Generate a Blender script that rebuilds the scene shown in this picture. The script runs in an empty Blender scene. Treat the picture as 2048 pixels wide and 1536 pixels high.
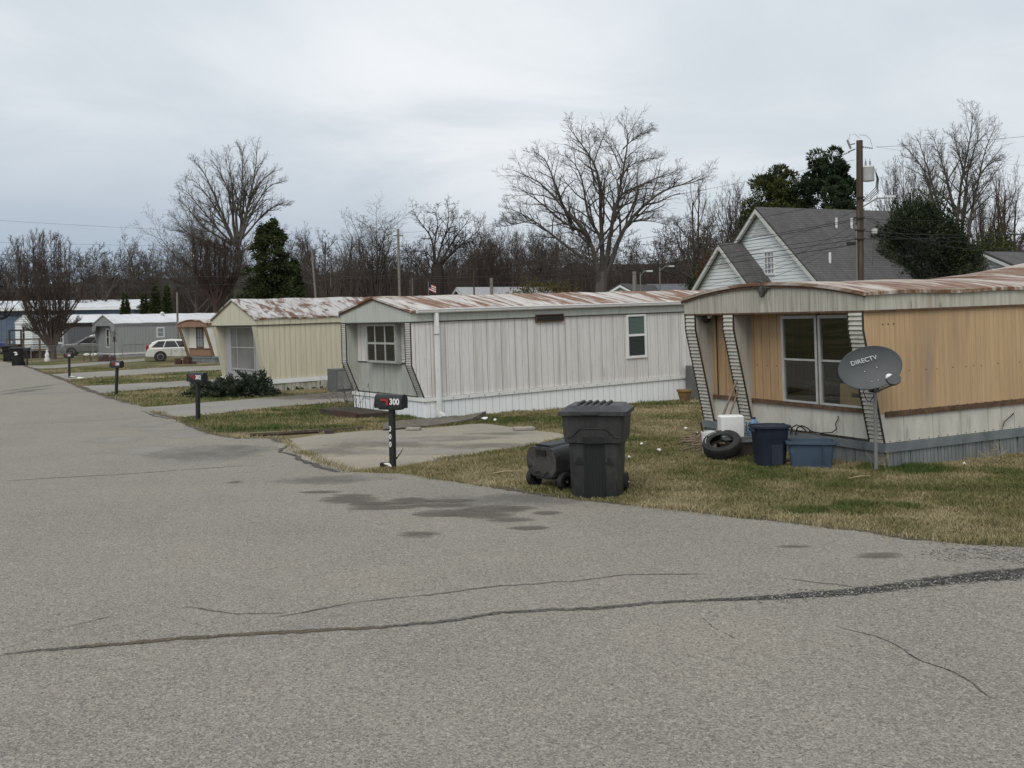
import bpy, bmesh, math, random
import numpy as np
from mathutils import Vector, Matrix, geometry
random.seed(7); rng = np.random.default_rng(7)
S = bpy.context.scene; COL = S.collection; R = math.radians; PI = math.pi
F, CX, CY, H, ROLL = 2071.0, 1024.0, 640.0, 2.28, 0.016
cr, sr = math.cos(ROLL), math.sin(ROLL)

# ---------------------------------------------------------------- survey helpers (photograph pixel -> place in the world)
def gz(Y): return -.0026*max(0, min(Y, 85)-15)
def ray(px, py):
    u, v = (px-CX)/F, (CY-py)/F
    return u*cr+v*sr, -u*sr+v*cr
def at(px, py, Y):
    a, b = ray(px, py); return Vector((a*Y, Y, H+b*Y))
def G(px, py):
    a, b = ray(px, py); Y = 30.
    for _ in range(30): Y = (gz(Y)-H)/b
    return Vector((a*Y, Y, gz(Y)))
def foot(px, Y):
    a, _ = ray(px, 700); return Vector((a*Y, Y, gz(Y)))

# ---------------------------------------------------------------- mesh helpers
class MB:
    def __init__(s): s.v = []; s.f = []
    def add(s, vs, fs):
        o = len(s.v); s.v += [tuple(p) for p in vs]; s.f += [tuple(i+o for i in q) for q in fs]; return s
    def box(s, x0, x1, y0, y1, z0, z1, M=None):
        vs = [Vector((x, y, z)) for z in (z0, z1) for y in (y0, y1) for x in (x0, x1)]
        if M is not None: vs = [M @ p for p in vs]
        return s.add(vs, [(0,2,3,1),(4,5,7,6),(0,1,5,4),(2,6,7,3),(0,4,6,2),(1,3,7,5)])
    def prism(s, poly, a0, a1, axis='y'):
        # poly is a list of two coordinates in the plane across the axis
        def P(p, a):
            return (p[0], a, p[1]) if axis == 'y' else ((a, p[0], p[1]) if axis == 'x' else (p[0], p[1], a))
        n = len(poly); vs = [P(p, a0) for p in poly]+[P(p, a1) for p in poly]
        fs = [tuple(range(n)), tuple(range(2*n-1, n-1, -1))]+[(i, i+n, (i+1) % n+n, (i+1) % n) for i in range(n)]
        return s.add(vs, fs)
    def tube(s, pts, rad, n=6, cap=True):
        pts = [Vector(p) for p in pts]; k = len(pts)
        rad = [rad]*k if not hasattr(rad, '__len__') else rad
        vs = []; ref = None
        for i, p in enumerate(pts):
            d = (pts[min(i+1, k-1)]-pts[max(i-1, 0)]).normalized()
            if ref is None: ref = Vector((0, 0, 1)) if abs(d.z) < .9 else Vector((1, 0, 0))
            x = d.cross(ref).normalized(); y = d.cross(x)
            for j in range(n):
                t = 2*PI*j/n; vs.append(p+(x*math.cos(t)+y*math.sin(t))*rad[i])
        fs = [(i*n+j, i*n+(j+1) % n, (i+1)*n+(j+1) % n, (i+1)*n+j) for i in range(k-1) for j in range(n)]
        if cap: fs += [tuple(range(n-1, -1, -1)), tuple((k-1)*n+j for j in range(n))]
        return s.add(vs, fs)
    def lathe(s, prof, n=20, M=None):
        vs = []
        for r, z in prof:
            for j in range(n):
                t = 2*PI*j/n; p = Vector((r*math.cos(t), r*math.sin(t), z)); vs.append(M @ p if M is not None else p)
        k = len(prof)
        return s.add(vs, [(i*n+j, i*n+(j+1) % n, (i+1)*n+(j+1) % n, (i+1)*n+j) for i in range(k-1) for j in range(n)])
    def loft(s, rings, cap=True):
        n = len(rings[0]); vs = [p for r in rings for p in r]; k = len(rings)
        fs = [(i*n+j, i*n+(j+1) % n, (i+1)*n+(j+1) % n, (i+1)*n+j) for i in range(k-1) for j in range(n)]
        if cap: fs += [tuple(range(n-1, -1, -1)), tuple((k-1)*n+j for j in range(n))]
        return s.add(vs, fs)
    def build(s, name, mat, parent=None, smooth=0, bevel=0, loc=None, M=None):
        me = bpy.data.meshes.new(name); vs = s.v if M is None else [tuple(M @ Vector(p)) for p in s.v]
        me.from_pydata(vs, [], s.f)
        bm = bmesh.new(); bm.from_mesh(me); bmesh.ops.recalc_face_normals(bm, faces=bm.faces); bm.to_mesh(me); bm.free()
        me.materials.append(mat)
        if smooth: me.shade_smooth(); me.set_sharp_from_angle(angle=R(smooth))
        o = bpy.data.objects.new(name, me); COL.objects.link(o)
        if parent is not None: o.parent = parent
        if loc is not None: o.location = loc
        if bevel:
            b = o.modifiers.new('bevel', 'BEVEL'); b.width = bevel; b.segments = 2; b.limit_method = 'ANGLE'; b.angle_limit = R(35)
        return o
def np_mesh(name, V, Fc, mat, parent=None, tint=None, smooth=False):
    me = bpy.data.meshes.new(name); V = np.asarray(V, np.float32); Fc = np.asarray(Fc, np.int32); k = Fc.shape[1]
    me.vertices.add(len(V)); me.vertices.foreach_set('co', V.ravel())
    me.loops.add(Fc.size); me.loops.foreach_set('vertex_index', Fc.ravel())
    me.polygons.add(len(Fc)); me.polygons.foreach_set('loop_start', np.arange(0, Fc.size, k, dtype=np.int32))
    if smooth: me.polygons.foreach_set('use_smooth', np.ones(len(Fc), bool))
    if tint is not None:
        a = me.attributes.new('tint', 'FLOAT', 'POINT'); a.data.foreach_set('value', np.asarray(tint, np.float32))
    me.update(calc_edges=True); me.materials.append(mat)
    o = bpy.data.objects.new(name, me); COL.objects.link(o)
    if parent is not None: o.parent = parent
    return o
def tag(o, label=None, cat=None, group=None, kind=None):
    for k, v in (('label', label), ('category', cat), ('group', group), ('kind', kind)):
        if v: o[k] = v
    return o
def thing(name, label, cat, loc=(0, 0, 0), rz=0, group=None, rise=0):
    o = bpy.data.objects.new(name, None); COL.objects.link(o); o.location = loc; o.rotation_euler = (0, -rise, rz)
    o.empty_display_size = .2
    return tag(o, label, cat, group)
def copy_tree(o, parent=None):
    c = o.copy(); COL.objects.link(c)
    if parent is not None: c.parent = parent
    for ch in list(o.children): copy_tree(ch, c)
    return c
def text(body, size, mat, parent, M, name='lettering', bold=0., sx=1.):
    cu = bpy.data.curves.new(name, 'FONT'); cu.body = body; cu.size = size; cu.align_x = 'CENTER'; cu.align_y = 'CENTER'
    cu.extrude = .0015; cu.offset = bold; cu.materials.append(mat)
    tmp = bpy.data.objects.new('tmp', cu); COL.objects.link(tmp); bpy.context.view_layer.update()
    me = bpy.data.meshes.new_from_object(tmp.evaluated_get(bpy.context.evaluated_depsgraph_get())); bpy.data.objects.remove(tmp)
    o = bpy.data.objects.new(name, me); COL.objects.link(o); o.parent = parent
    o.matrix_local = M @ Matrix.Diagonal((sx, 1, 1, 1)); return o
def basis(x, y, z, o):
    M = Matrix((x, y, z)).transposed().to_4x4(); M.translation = o; return M

# ---------------------------------------------------------------- value noise for scattered things
def vnoise(x, y, seed=0):
    xi = np.floor(x).astype(np.int64); yi = np.floor(y).astype(np.int64); xf = x-xi; yf = y-yi
    def h(a, b):
        n = (a*374761393+b*668265263+seed*144665) & 0xffffffff
        n = ((n ^ (n >> 13))*1274126177) & 0xffffffff
        return ((n ^ (n >> 16)) & 0xffff)/65535.
    u = xf*xf*(3-2*xf); v = yf*yf*(3-2*yf)
    return (h(xi, yi)*(1-u)+h(xi+1, yi)*u)*(1-v)+(h(xi, yi+1)*(1-u)+h(xi+1, yi+1)*u)*v
def fbm(x, y, seed=0, o=4):
    t = 0; a = .5
    for k in range(o): t = t+a*vnoise(x*2**k, y*2**k, seed+k); a *= .5
    return t/(1-.5**o)

# ---------------------------------------------------------------- materials
def lin(c): return tuple(c)+(1,)
class NT:
    def __init__(s, name):
        s.m = bpy.data.materials.new(name); s.m.use_nodes = True; s.t = s.m.node_tree; s.b = s.t.nodes['Principled BSDF']
        s.co = None
    def n(s, t, **k):
        x = s.t.nodes.new(t)
        for a, v in k.items(): setattr(x, a, v)
        return x
    def l(s, a, b): s.t.links.new(a, b)
    def val(s, sock, v):
        if hasattr(v, 'links'): s.l(v, sock)
        else: sock.default_value = v
    def obj(s):
        if s.co is None: s.co = s.n('ShaderNodeTexCoord').outputs['Object']
        return s.co
    def math(s, op, a, b=0., clamp=False):
        x = s.n('ShaderNodeMath', operation=op, use_clamp=clamp); s.val(x.inputs[0], a); s.val(x.inputs[1], b); return x.outputs[0]
    def map(s, st):
        m = s.n('ShaderNodeMapping'); s.l(s.obj(), m.inputs[0]); m.inputs['Scale'].default_value = st; return m.outputs[0]
    def noise(s, scale=5, st=(1, 1, 1), detail=5, rough=.6, dist=0):
        x = s.n('ShaderNodeTexNoise'); s.l(s.map(st), x.inputs['Vector']); x.inputs['Scale'].default_value = scale
        x.inputs['Detail'].default_value = detail; x.inputs['Roughness'].default_value = rough; x.inputs['Distortion'].default_value = dist
        return x.outputs['Fac']
    def vor(s, scale=5, st=(1, 1, 1), out='Color'):
        x = s.n('ShaderNodeTexVoronoi'); s.l(s.map(st), x.inputs['Vector']); x.inputs['Scale'].default_value = scale; return x.outputs[out]
    def step(s, v, lo, hi, a=0., b=1.):
        x = s.n('ShaderNodeMapRange', clamp=True); s.val(x.inputs[0], v)
        for i, q in enumerate((lo, hi, a, b)): x.inputs[i+1].default_value = q
        return x.outputs[0]
    def mix(s, f, a, b):
        x = s.n('ShaderNodeMix', data_type='RGBA'); s.val(x.inputs[0], f)
        for i, q in ((6, a), (7, b)): s.val(x.inputs[i], q if hasattr(q, 'links') else lin(q))
        return x.outputs[2]
    def axis(s, k):
        x = s.n('ShaderNodeSeparateXYZ'); s.l(s.obj(), x.inputs[0]); return x.outputs[k]
    def groove(s, k, spacing, width, jit=0.):
        a = s.math('ADD', s.math('DIVIDE', s.axis(k), spacing), .37)
        if jit: a = s.math('ADD', a, s.math('MULTIPLY', s.noise(.9, (1, 1, 0) if k < 2 else (0, 0, 1), 1), jit))
        fr = s.math('FRACT', a); d = s.math('ABSOLUTE', s.math('SUBTRACT', fr, .5))
        return s.step(d, .5-width/spacing, .5-width/spacing*.4)
    def attr(s, name='tint'):
        return s.n('ShaderNodeAttribute', attribute_name=name).outputs['Fac']
    def bump(s, h, strength=.3, dist=.01):
        x = s.n('ShaderNodeBump'); x.inputs['Strength'].default_value = strength; x.inputs['Distance'].default_value = dist
        s.l(h, x.inputs['Height']); s.l(x.outputs[0], s.b.inputs['Normal'])
    def done(s, col, rough=.7, spec=.3, metal=0.):
        s.val(s.b.inputs['Base Color'], col if hasattr(col, 'links') else lin(col)); s.val(s.b.inputs['Roughness'], rough)
        s.b.inputs['Specular IOR Level'].default_value = spec; s.b.inputs['Metallic'].default_value = metal
        return s.m
def pm(name, c1, c2=None, scale=3, st=(1, 1, 1), lo=.35, hi=.65, rough=.7, spec=.3, metal=0., layers=(), groove=None, gcol=None, gj=0., bump=0., bs=40, bst=(1, 1, 1), bd=.01):
    """c1/c2 mottled by noise, more layers of dirt (colour, scale, stretch, lo, hi, amount), grooves along one axis (axis, spacing, width)"""
    t = NT(name); c2 = c2 or tuple(x*.8 for x in c1)
    col = t.mix(t.step(t.noise(scale, st), lo, hi), c1, c2)
    for c, sc, s_, l, h, am in layers:
        col = t.mix(t.step(t.noise(sc, s_, 7, .65), l-.05, h-.06, 0, am), col, c)
    hgt = None
    if groove:
        g = t.groove(*groove, gj); col = t.mix(g, col, gcol or tuple(x*.35 for x in c1)); hgt = t.math('SUBTRACT', 1., g)
    if bump:
        nb = t.noise(bs, bst, 4); hgt = nb if hgt is None else t.math('ADD', hgt, t.math('MULTIPLY', nb, .5))
    if hgt is not None: t.bump(hgt, bump or .4, bd)
    return t.done(col, rough, spec, metal)
V_ST = (6, 6, .35)      # streaks that run down a wall
grime = (.075, .072, .06)
m = {}
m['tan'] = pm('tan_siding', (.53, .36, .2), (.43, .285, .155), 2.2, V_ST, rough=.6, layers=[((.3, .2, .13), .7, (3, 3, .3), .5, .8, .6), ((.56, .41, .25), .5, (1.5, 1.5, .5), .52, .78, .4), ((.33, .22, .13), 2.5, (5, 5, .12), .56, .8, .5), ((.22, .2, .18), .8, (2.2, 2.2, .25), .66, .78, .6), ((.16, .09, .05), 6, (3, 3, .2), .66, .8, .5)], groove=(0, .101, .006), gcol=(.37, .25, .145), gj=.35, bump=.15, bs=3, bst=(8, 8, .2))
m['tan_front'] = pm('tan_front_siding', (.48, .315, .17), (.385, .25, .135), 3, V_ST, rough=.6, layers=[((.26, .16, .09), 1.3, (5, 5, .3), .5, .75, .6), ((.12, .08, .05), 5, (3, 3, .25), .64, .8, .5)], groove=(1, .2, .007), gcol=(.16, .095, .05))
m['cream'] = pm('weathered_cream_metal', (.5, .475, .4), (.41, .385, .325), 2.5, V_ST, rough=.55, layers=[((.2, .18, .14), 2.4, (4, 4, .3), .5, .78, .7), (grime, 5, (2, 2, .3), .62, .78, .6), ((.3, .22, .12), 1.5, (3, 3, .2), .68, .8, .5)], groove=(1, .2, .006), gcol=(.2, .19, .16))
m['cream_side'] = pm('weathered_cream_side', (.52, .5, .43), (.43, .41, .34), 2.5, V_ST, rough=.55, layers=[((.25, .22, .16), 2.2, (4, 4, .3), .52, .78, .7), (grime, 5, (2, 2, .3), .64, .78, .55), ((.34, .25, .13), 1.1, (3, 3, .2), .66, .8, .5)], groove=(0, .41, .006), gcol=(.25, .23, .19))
m['stucco'] = pm('grey_lower_panel', (.58, .555, .485), (.47, .45, .39), 2, (2, 2, 1), rough=.65, layers=[((.5, .49, .46), 1.7, (1, 1, 1.5), .6, .68, .6), ((.2, .19, .165), 2.5, (3, 3, .5), .58, .8, .7)], groove=(0, .6, .006), gcol=(.2, .19, .17), bump=.15, bs=20)
m['lap'] = pm('lap_cladding', (.58, .555, .48), (.48, .455, .395), 4, (1, 1, 3), rough=.6, layers=[(grime, 5, (1, 1, 3), .58, .8, .6)])
m['lap_white'] = pm('white_lap_cladding', (.55, .54, .5), (.46, .45, .41), 4, (1, 1, 3), rough=.6, layers=[(grime, 5, (1, 1, 3), .6, .8, .5)])
m['lap_brown'] = pm('brown_lap_cladding', (.3, .17, .09), (.24, .13, .07), 4, rough=.7)
m['dark_trim'] = pm('dark_trim', (.03, .026, .022), (.05, .04, .03), 6, rough=.6)
m['rust_trim'] = pm('brown_trim', (.12, .07, .045), (.07, .045, .03), 7, rough=.75, layers=[((.2, .11, .06), 9, (1, 1, 1), .55, .7, .6)])
m['inner'] = pm('porch_side_panel', (.42, .39, .34), (.34, .315, .27), 2, V_ST, rough=.7, layers=[((.16, .15, .13), 2, V_ST, .55, .8, .5)])
def roof_mat(name, white, rust, lo, hi, seam, st, sc=1.6, pink=(.42, .33, .3)):
    t = NT(name); col = t.mix(t.step(t.noise(2.2, (2, .5, 1)), .35, .7), white, pink)
    msk = t.step(t.math('ADD', t.noise(sc, st, 9, .68, .6), t.math('MULTIPLY', t.math('SUBTRACT', t.noise(.4, (1, .6, 1), 3), .5), .5)), lo, hi)
    rc = t.mix(t.step(t.noise(9, (1, 1, 1)), .35, .7), rust, tuple(x*.55 for x in rust))
    col = t.mix(msk, col, rc)
    col = t.mix(t.step(t.noise(14, (1.2, .5, 1), 7, .75), .5, .72, 0, .55), col, (.3, .24, .2)); col = t.mix(t.step(t.noise(5, (3, .4, 1), 6), .6, .8, 0, .5), col, (.14, .1, .085))
    g = t.groove(0, seam, .014); col = t.mix(g, col, (.2, .15, .13)); t.bump(t.math('ADD', g, t.math('MULTIPLY', t.noise(8, (1, .3, 1)), .4)), .5, .02)
    return t.done(col, .6, .3)
m['roof_rust'] = roof_mat('rusted_metal_roof', (.6, .585, .56), (.22, .095, .042), .45, .55, .62, (2.2, .28, 1), 1.9, (.42, .38, .34))
m['roof_patch'] = roof_mat('patchy_rust_roof', (.5, .5, .49), (.15, .07, .038), .45, .56, 1.25, (1.6, .6, 1), 2.3, (.38, .36, .34))
m['roof_heavy'] = roof_mat('heavily_rusted_roof', (.58, .55, .5), (.2, .088, .04), .4, .54, .62, (2.4, .3, 1), 1.9, (.3, .22, .165))
m['roof_white'] = pm('pale_metal_roof', (.66, .67, .68), (.55, .56, .58), 2, (1, .4, 1), rough=.5, layers=[((.35, .34, .33), 2, (2, .4, 1), .6, .8, .5)])
t = NT('whitewashed_wood_siding')
col = t.mix(t.step(t.noise(9, (6, 6, .22), 8, .7), .36, .64), (.77, .75, .72), (.64, .605, .575))
col = t.mix(t.step(t.noise(1.4, (4, 4, .25), 5), .45, .75, 0, .6), col, (.42, .38, .35)); col = t.mix(t.step(t.noise(1.7, (2.4, 2.4, .3), 6), .66, .78, 0, .6), col, (.2, .16, .125))
col = t.mix(t.step(t.noise(60, (1, 1, .15)), .62, .7, 0, .55), col, (.22, .18, .16))
g = t.groove(0, .41, .008, .3); g2 = t.math('MAXIMUM', g, t.math('MULTIPLY', t.groove(0, .2, .006, .45), .6)); g2 = t.math('MAXIMUM', g2, t.math('MULTIPLY', t.groove(1, .2, .009), t.math('MULTIPLY', t.math('GREATER_THAN', .03, t.axis(0)), t.math('GREATER_THAN', t.axis(1), .1))))
t.bump(t.math('SUBTRACT', t.noise(30, (5, 5, .2)), g2), .45, .01); m['wood_white'] = t.done(t.mix(g2, col, (.19, .155, .135)), .75, .2)
m['front_green'] = pm('greenish_front_panel', (.45, .46, .41), (.36, .37, .33), 2, V_ST, rough=.6, layers=[((.2, .2, .17), 2, (3, 3, .4), .56, .8, .6)], groove=(1, .2, .005), gcol=(.26, .26, .22))
m['fascia_green'] = pm('pale_green_fascia', (.5, .51, .46), (.43, .44, .4), 2, V_ST, rough=.55, layers=[(grime, 4, (3, 3, .4), .6, .85, .5)])
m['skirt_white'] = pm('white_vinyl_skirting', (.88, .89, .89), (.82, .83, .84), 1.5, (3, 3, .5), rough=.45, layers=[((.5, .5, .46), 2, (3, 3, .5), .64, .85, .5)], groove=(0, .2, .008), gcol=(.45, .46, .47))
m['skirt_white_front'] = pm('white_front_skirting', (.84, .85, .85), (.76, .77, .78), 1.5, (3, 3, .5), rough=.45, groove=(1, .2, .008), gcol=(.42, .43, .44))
m['white_trim'] = pm('white_trim', (.78, .78, .76), (.7, .7, .68), 3, rough=.45, layers=[((.45, .44, .4), 4, (1, 1, 1), .62, .8, .4)])
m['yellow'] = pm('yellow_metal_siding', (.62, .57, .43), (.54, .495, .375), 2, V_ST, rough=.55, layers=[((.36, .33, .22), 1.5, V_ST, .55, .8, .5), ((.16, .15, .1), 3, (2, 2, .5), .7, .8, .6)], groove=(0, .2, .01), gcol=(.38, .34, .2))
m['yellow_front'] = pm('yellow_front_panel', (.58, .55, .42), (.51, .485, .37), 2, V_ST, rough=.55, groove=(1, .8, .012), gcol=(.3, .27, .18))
m['old_skirt'] = pm('stained_skirting', (.5, .48, .4), (.36, .34, .27), 1.2, (2, 2, .5), rough=.6, layers=[(grime, 3, (3, 3, .6), .58, .7, .7)], groove=(0, .16, .012), gcol=(.2, .19, .15))
m['lilac'] = pm('grey_lilac_wall', (.38, .375, .38), (.32, .315, .32), 2, V_ST)
m['steel_skirt'] = pm('blue_grey_metal_skirting', (.25, .265, .26), (.165, .177, .177), 2, (3, 3, .5), rough=.45, metal=.25, layers=[((.24, .25, .245), 2.5, (5, 5, .3), .58, .8, .5), ((.075, .07, .065), 3, (4, 4, .4), .6, .8, .6)], groove=(0, .076, .008), gcol=(.09, .1, .105), bump=.3)
m['steel_band'] = pm('blue_grey_metal_band', (.2, .222, .228), (.15, .17, .177), 3, (1, 1, 1), rough=.45, metal=.2, layers=[((.08, .08, .075), 4, (1, 1, 1), .6, .75, .6)])
m['brown'] = pm('brown_metal', (.29, .17, .11), (.24, .14, .09), 2, V_ST, groove=(1, .25, .01), gcol=(.13, .08, .05))
m['white_wall'] = pm('white_metal_wall', (.7, .69, .63), (.62, .61, .55), 2, V_ST, groove=(0, .4, .008), gcol=(.45, .44, .4))
m['grey_wall'] = pm('grey_metal_wall', (.36, .362, .36), (.3, .303, .302), 1.5, V_ST, groove=(0, .3, .014), gcol=(.24, .243, .243))
m['grey_dark'] = pm('dark_grey_wall', (.17, .175, .185), (.13, .135, .145), 1.5, V_ST, groove=(0, .3, .014), gcol=(.09, .09, .1))
m['grey_skirt'] = pm('pale_grey_skirting', (.4, .41, .41), (.3, .31, .31), 1.5, V_ST)
m['alu'] = pm('aluminium_frame', (.5, .5, .48), (.42, .42, .4), 4, rough=.45, metal=.35)
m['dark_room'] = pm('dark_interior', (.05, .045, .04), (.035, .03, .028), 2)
def glass(name, base, spec=.5, rough=.06, c2=None):
    t = NT(name); return t.done(t.mix(t.step(t.noise(1.5, (1, 1, .6), 3), .4, .7), base, c2 or tuple(x*.6 for x in base)), rough, spec)
m['pane'] = glass('dark_window_glass', (.035, .034, .032)); m['pane_grey'] = glass('curtained_glass', (.2, .2, .2), c2=(.14, .14, .14), rough=.12); m['pane_lite'] = glass('pale_curtained_glass', (.3, .32, .34), c2=(.2, .21, .23))
t = NT('green_blind_glass'); g = t.groove(2, .035, .012); m['pane_blind'] = t.done(t.mix(g, (.13, .18, .165), (.06, .085, .08)), .1, .5)
t = NT('dark_blind_glass'); g = t.groove(2, .035, .012); m['pane_blind2'] = t.done(t.mix(g, (.045, .058, .058), (.022, .028, .028)), .1, .5)
t = NT('clear_pane'); gl = t.n('ShaderNodeBsdfGlossy'); gl.inputs['Roughness'].default_value = .02; tr = t.n('ShaderNodeBsdfTransparent'); tr.inputs[0].default_value = (.85, .87, .85, 1)
fr = t.n('ShaderNodeLayerWeight'); fr.inputs[0].default_value = .5; mx = t.n('ShaderNodeMixShader'); t.l(t.step(t.math('POWER', fr.outputs['Facing'], 4.), 0, 1, .07, .7), mx.inputs[0]); t.l(tr.outputs[0], mx.inputs[1]); t.l(gl.outputs[0], mx.inputs[2])
t.l(mx.outputs[0], t.t.nodes['Material Output'].inputs['Surface']); m['clear'] = t.m
m['black'] = pm('black_paint', (.016, .017, .018), (.024, .025, .026), 8, rough=.42, spec=.4)
m['cart'] = pm('charcoal_plastic', (.034, .034, .034), (.022, .022, .023), 3, (1, 1, .5), rough=.5, spec=.4, layers=[((.085, .083, .08), 2.5, (1.5, 1.5, .4), .56, .8, .6), ((.08, .077, .07), 9, (3, 3, 1), .6, .75, .5), ((.02, .02, .02), 4, (2, 2, .5), .6, .8, .6)], bump=.05, bs=200)
m['cart_dark'] = pm('dark_plastic_recess_shade', (.009, .0095, .01), (.016, .0165, .017), 3, (4, 4, .3), rough=.5, spec=.35)
m['cart_dirty'] = pm('dirty_cart_base', (.075, .068, .06), (.03, .03, .03), 3, rough=.8, layers=[((.12, .105, .09), 5, (1, 1, 1), .55, .7, .6)])
m['rubber'] = pm('tyre_rubber', (.018, .018, .018), (.03, .029, .028), 5, rough=.75, spec=.3, layers=[((.06, .055, .05), 4, (1, 1, 1), .6, .8, .5)])
m['navy'] = pm('navy_plastic', (.02, .027, .045), (.027, .035, .054), 2, (1, 1, .6), rough=.5, layers=[((.06, .065, .08), 3, (1, 1, .4), .6, .8, .4)])
m['tub'] = pm('faded_blue_plastic', (.06, .09, .13), (.045, .07, .1), 1.5, (1, 1, 2), rough=.5, layers=[((.1, .14, .18), 2.5, (1, 1, 3), .6, .72, .5), ((.03, .05, .08), 3, (1, 1, 1), .6, .8, .5)])
m['sky_plastic'] = pm('light_blue_plastic', (.14, .25, .36), (.1, .19, .29), 3, rough=.45)
m['white_plastic'] = pm('white_plastic', (.78, .78, .76), (.68, .68, .65), 3, rough=.4, layers=[((.4, .37, .3), 5, (1, 1, 1), .64, .8, .4)])
m['dish'] = pm('grey_dish_paint', (.078, .083, .085), (.062, .067, .069), 2, rough=.55, spec=.35)
m['galv'] = pm('galvanised_steel', (.3, .3, .29), (.22, .22, .215), 6, (1, 1, .5), rough=.45, metal=.5)
m['letter'] = pm('white_lettering', (.75, .75, .74), (.7, .7, .7), 5, rough=.5)
m['letter_grey'] = pm('pale_grey_lettering', (.52, .53, .53), (.4, .41, .41), 9, rough=.5)
m['red'] = pm('red_flag_paint', (.42, .03, .03), (.34, .025, .025), 5, rough=.5)
m['wood'] = pm('grey_brown_wood', (.22, .165, .115), (.14, .105, .075), 4, (4, 4, .4), rough=.85)
m['pole_wood'] = pm('utility_pole_wood', (.085, .064, .048), (.05, .038, .03), 3, (5, 5, .2), rough=.85, layers=[((.2, .17, .13), 2, (5, 5, .15), .58, .75, .6)])
m['pole_grey'] = pm('silvered_pole_wood', (.24, .22, .19), (.17, .155, .135), 3, (5, 5, .2), rough=.85)
m['cardboard'] = pm('cardboard', (.36, .24, .12), (.3, .2, .1), 3, rough=.85)
m['terracotta'] = pm('tan_pot_clay', (.24, .15, .065), (.18, .11, .05), 4, rough=.8)
m['stone'] = pm('paving_stone', (.34, .31, .26), (.25, .23, .2), 8, rough=.9, bump=.3)
m['paper'] = pm('white_litter', (.75, .74, .7), (.6, .59, .55), 6, rough=.8)
m['straw'] = pm('dry_stem', (.4, .32, .2), (.26, .2, .12), 6, rough=.9)
m['clap'] = pm('white_clapboard', (.8, .83, .83), (.74, .77, .77), 2, (1, 1, 3), rough=.6, groove=(2, .2, .022), gcol=(.27, .29, .3))
m['shingle'] = pm('grey_shingles', (.105, .1, .1), (.075, .072, .072), 3, (1, 1, 1), rough=.9, layers=[((.055, .053, .052), .8, (2.5, .5, 1), .5, .75, .7), ((.15, .145, .14), 7, (3, 1, 1), .55, .75, .4)], groove=(1, .16, .02), gcol=(.05, .048, .048), bump=.3, bs=30)
m['house_trim'] = pm('weathered_house_trim', (.6, .6, .57), (.5, .5, .47), 3, rough=.6)
m['blue_metal'] = pm('blue_metal_wall', (.12, .155, .2), (.1, .13, .17), 2, groove=(0, .6, .05), gcol=(.06, .1, .18))
m['ac'] = pm('grey_equipment_box', (.13, .135, .135), (.1, .105, .105), 3, rough=.5)
m['porcelain'] = pm('insulator', (.3, .3, .3), (.2, .2, .2), 6, rough=.3)
m['wire'] = pm('cable_sheath', (.02, .02, .02), (.035, .035, .035), 4, rough=.6)
m['wire_lite'] = pm('bare_wire', (.08, .085, .085), (.06, .065, .065), 4, rough=.5)
m['carpet'] = pm('muddy_old_carpet', (.15, .135, .11), (.09, .08, .065), 5, rough=.95, layers=[((.2, .18, .14), 9, (1, 1, 1), .55, .7, .6)], bump=.4, bs=60)
m['mulch'] = pm('dark_edging', (.045, .036, .028), (.075, .06, .045), 8, rough=.95)
m['plank_red'] = pm('red_brown_board', (.06, .03, .026), (.09, .05, .04), 5, rough=.8)
m['lamp_white'] = pm('lamp_housing', (.6, .62, .62), (.5, .52, .52), 3, rough=.4)
m['pipe_white'] = pm('white_vent_pipe', (.75, .75, .75), (.68, .68, .68), 3, rough=.4)
def paint(name, c): 
    t = NT(name); t.b.inputs['Coat Weight'].default_value = .6; t.b.inputs['Coat Roughness'].default_value = .08
    return t.done(t.mix(t.step(t.noise(2), .4, .7), c, tuple(x*.85 for x in c)), .4, .5)
m['car_white'] = paint('white_car_paint', (.68, .67, .62)); m['car_silver'] = paint('grey_car_paint', (.17, .17, .165)); m['car_blue'] = paint('blue_car_paint', (.02, .045, .17)); m['chrome'] = pm('bright_metal', (.5, .5, .5), (.4, .4, .4), 4, rough=.3, metal=.8)
m['tail'] = pm('red_lamp_lens', (.28, .015, .015), (.2, .01, .01), 4, rough=.2, spec=.5); m['headlamp'] = pm('clear_lamp_lens', (.5, .52, .54), (.4, .42, .44), 4, rough=.15, spec=.5)
def bark(name, c, c2): return pm(name, c, c2, 2, (3, 3, .4), rough=.9, spec=.1, lo=.3, hi=.7)
m['bark'] = bark('grey_brown_bark', (.105, .088, .074), (.065, .054, .046)); m['bark_lite'] = bark('pale_grey_bark', (.13, .115, .1), (.085, .075, .066)); m['bark_red'] = bark('reddish_bark', (.1, .078, .066), (.066, .052, .045)); m['bark_maroon'] = bark('dark_reddish_bark', (.07, .048, .04), (.045, .032, .028)); m['bark_dark'] = bark('dark_bark', (.05, .042, .037), (.03, .026, .023))
def leafm(name, a, b, c):
    t = NT(name); v = t.attr(); col = t.mix(t.step(v, 0, .5), a, b); col = t.mix(t.step(v, .5, 1), col, c); return t.done(col, .75, .15)
m['leaf_cedar'] = leafm('cedar_foliage', (.022, .032, .012), (.042, .055, .02), (.075, .085, .03))
m['leaf_pine'] = leafm('pine_foliage', (.016, .028, .014), (.034, .054, .026), (.07, .095, .045))
m['leaf_ypine'] = leafm('yellowish_pine_foliage', (.03, .04, .013), (.055, .065, .02), (.09, .09, .03))
m['leaf_holly'] = leafm('holly_foliage', (.012, .02, .01), (.03, .041, .02), (.08, .092, .05))
m['leaf_juniper'] = leafm('juniper_foliage', (.026, .036, .024), (.05, .064, .042), (.095, .11, .075))
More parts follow.
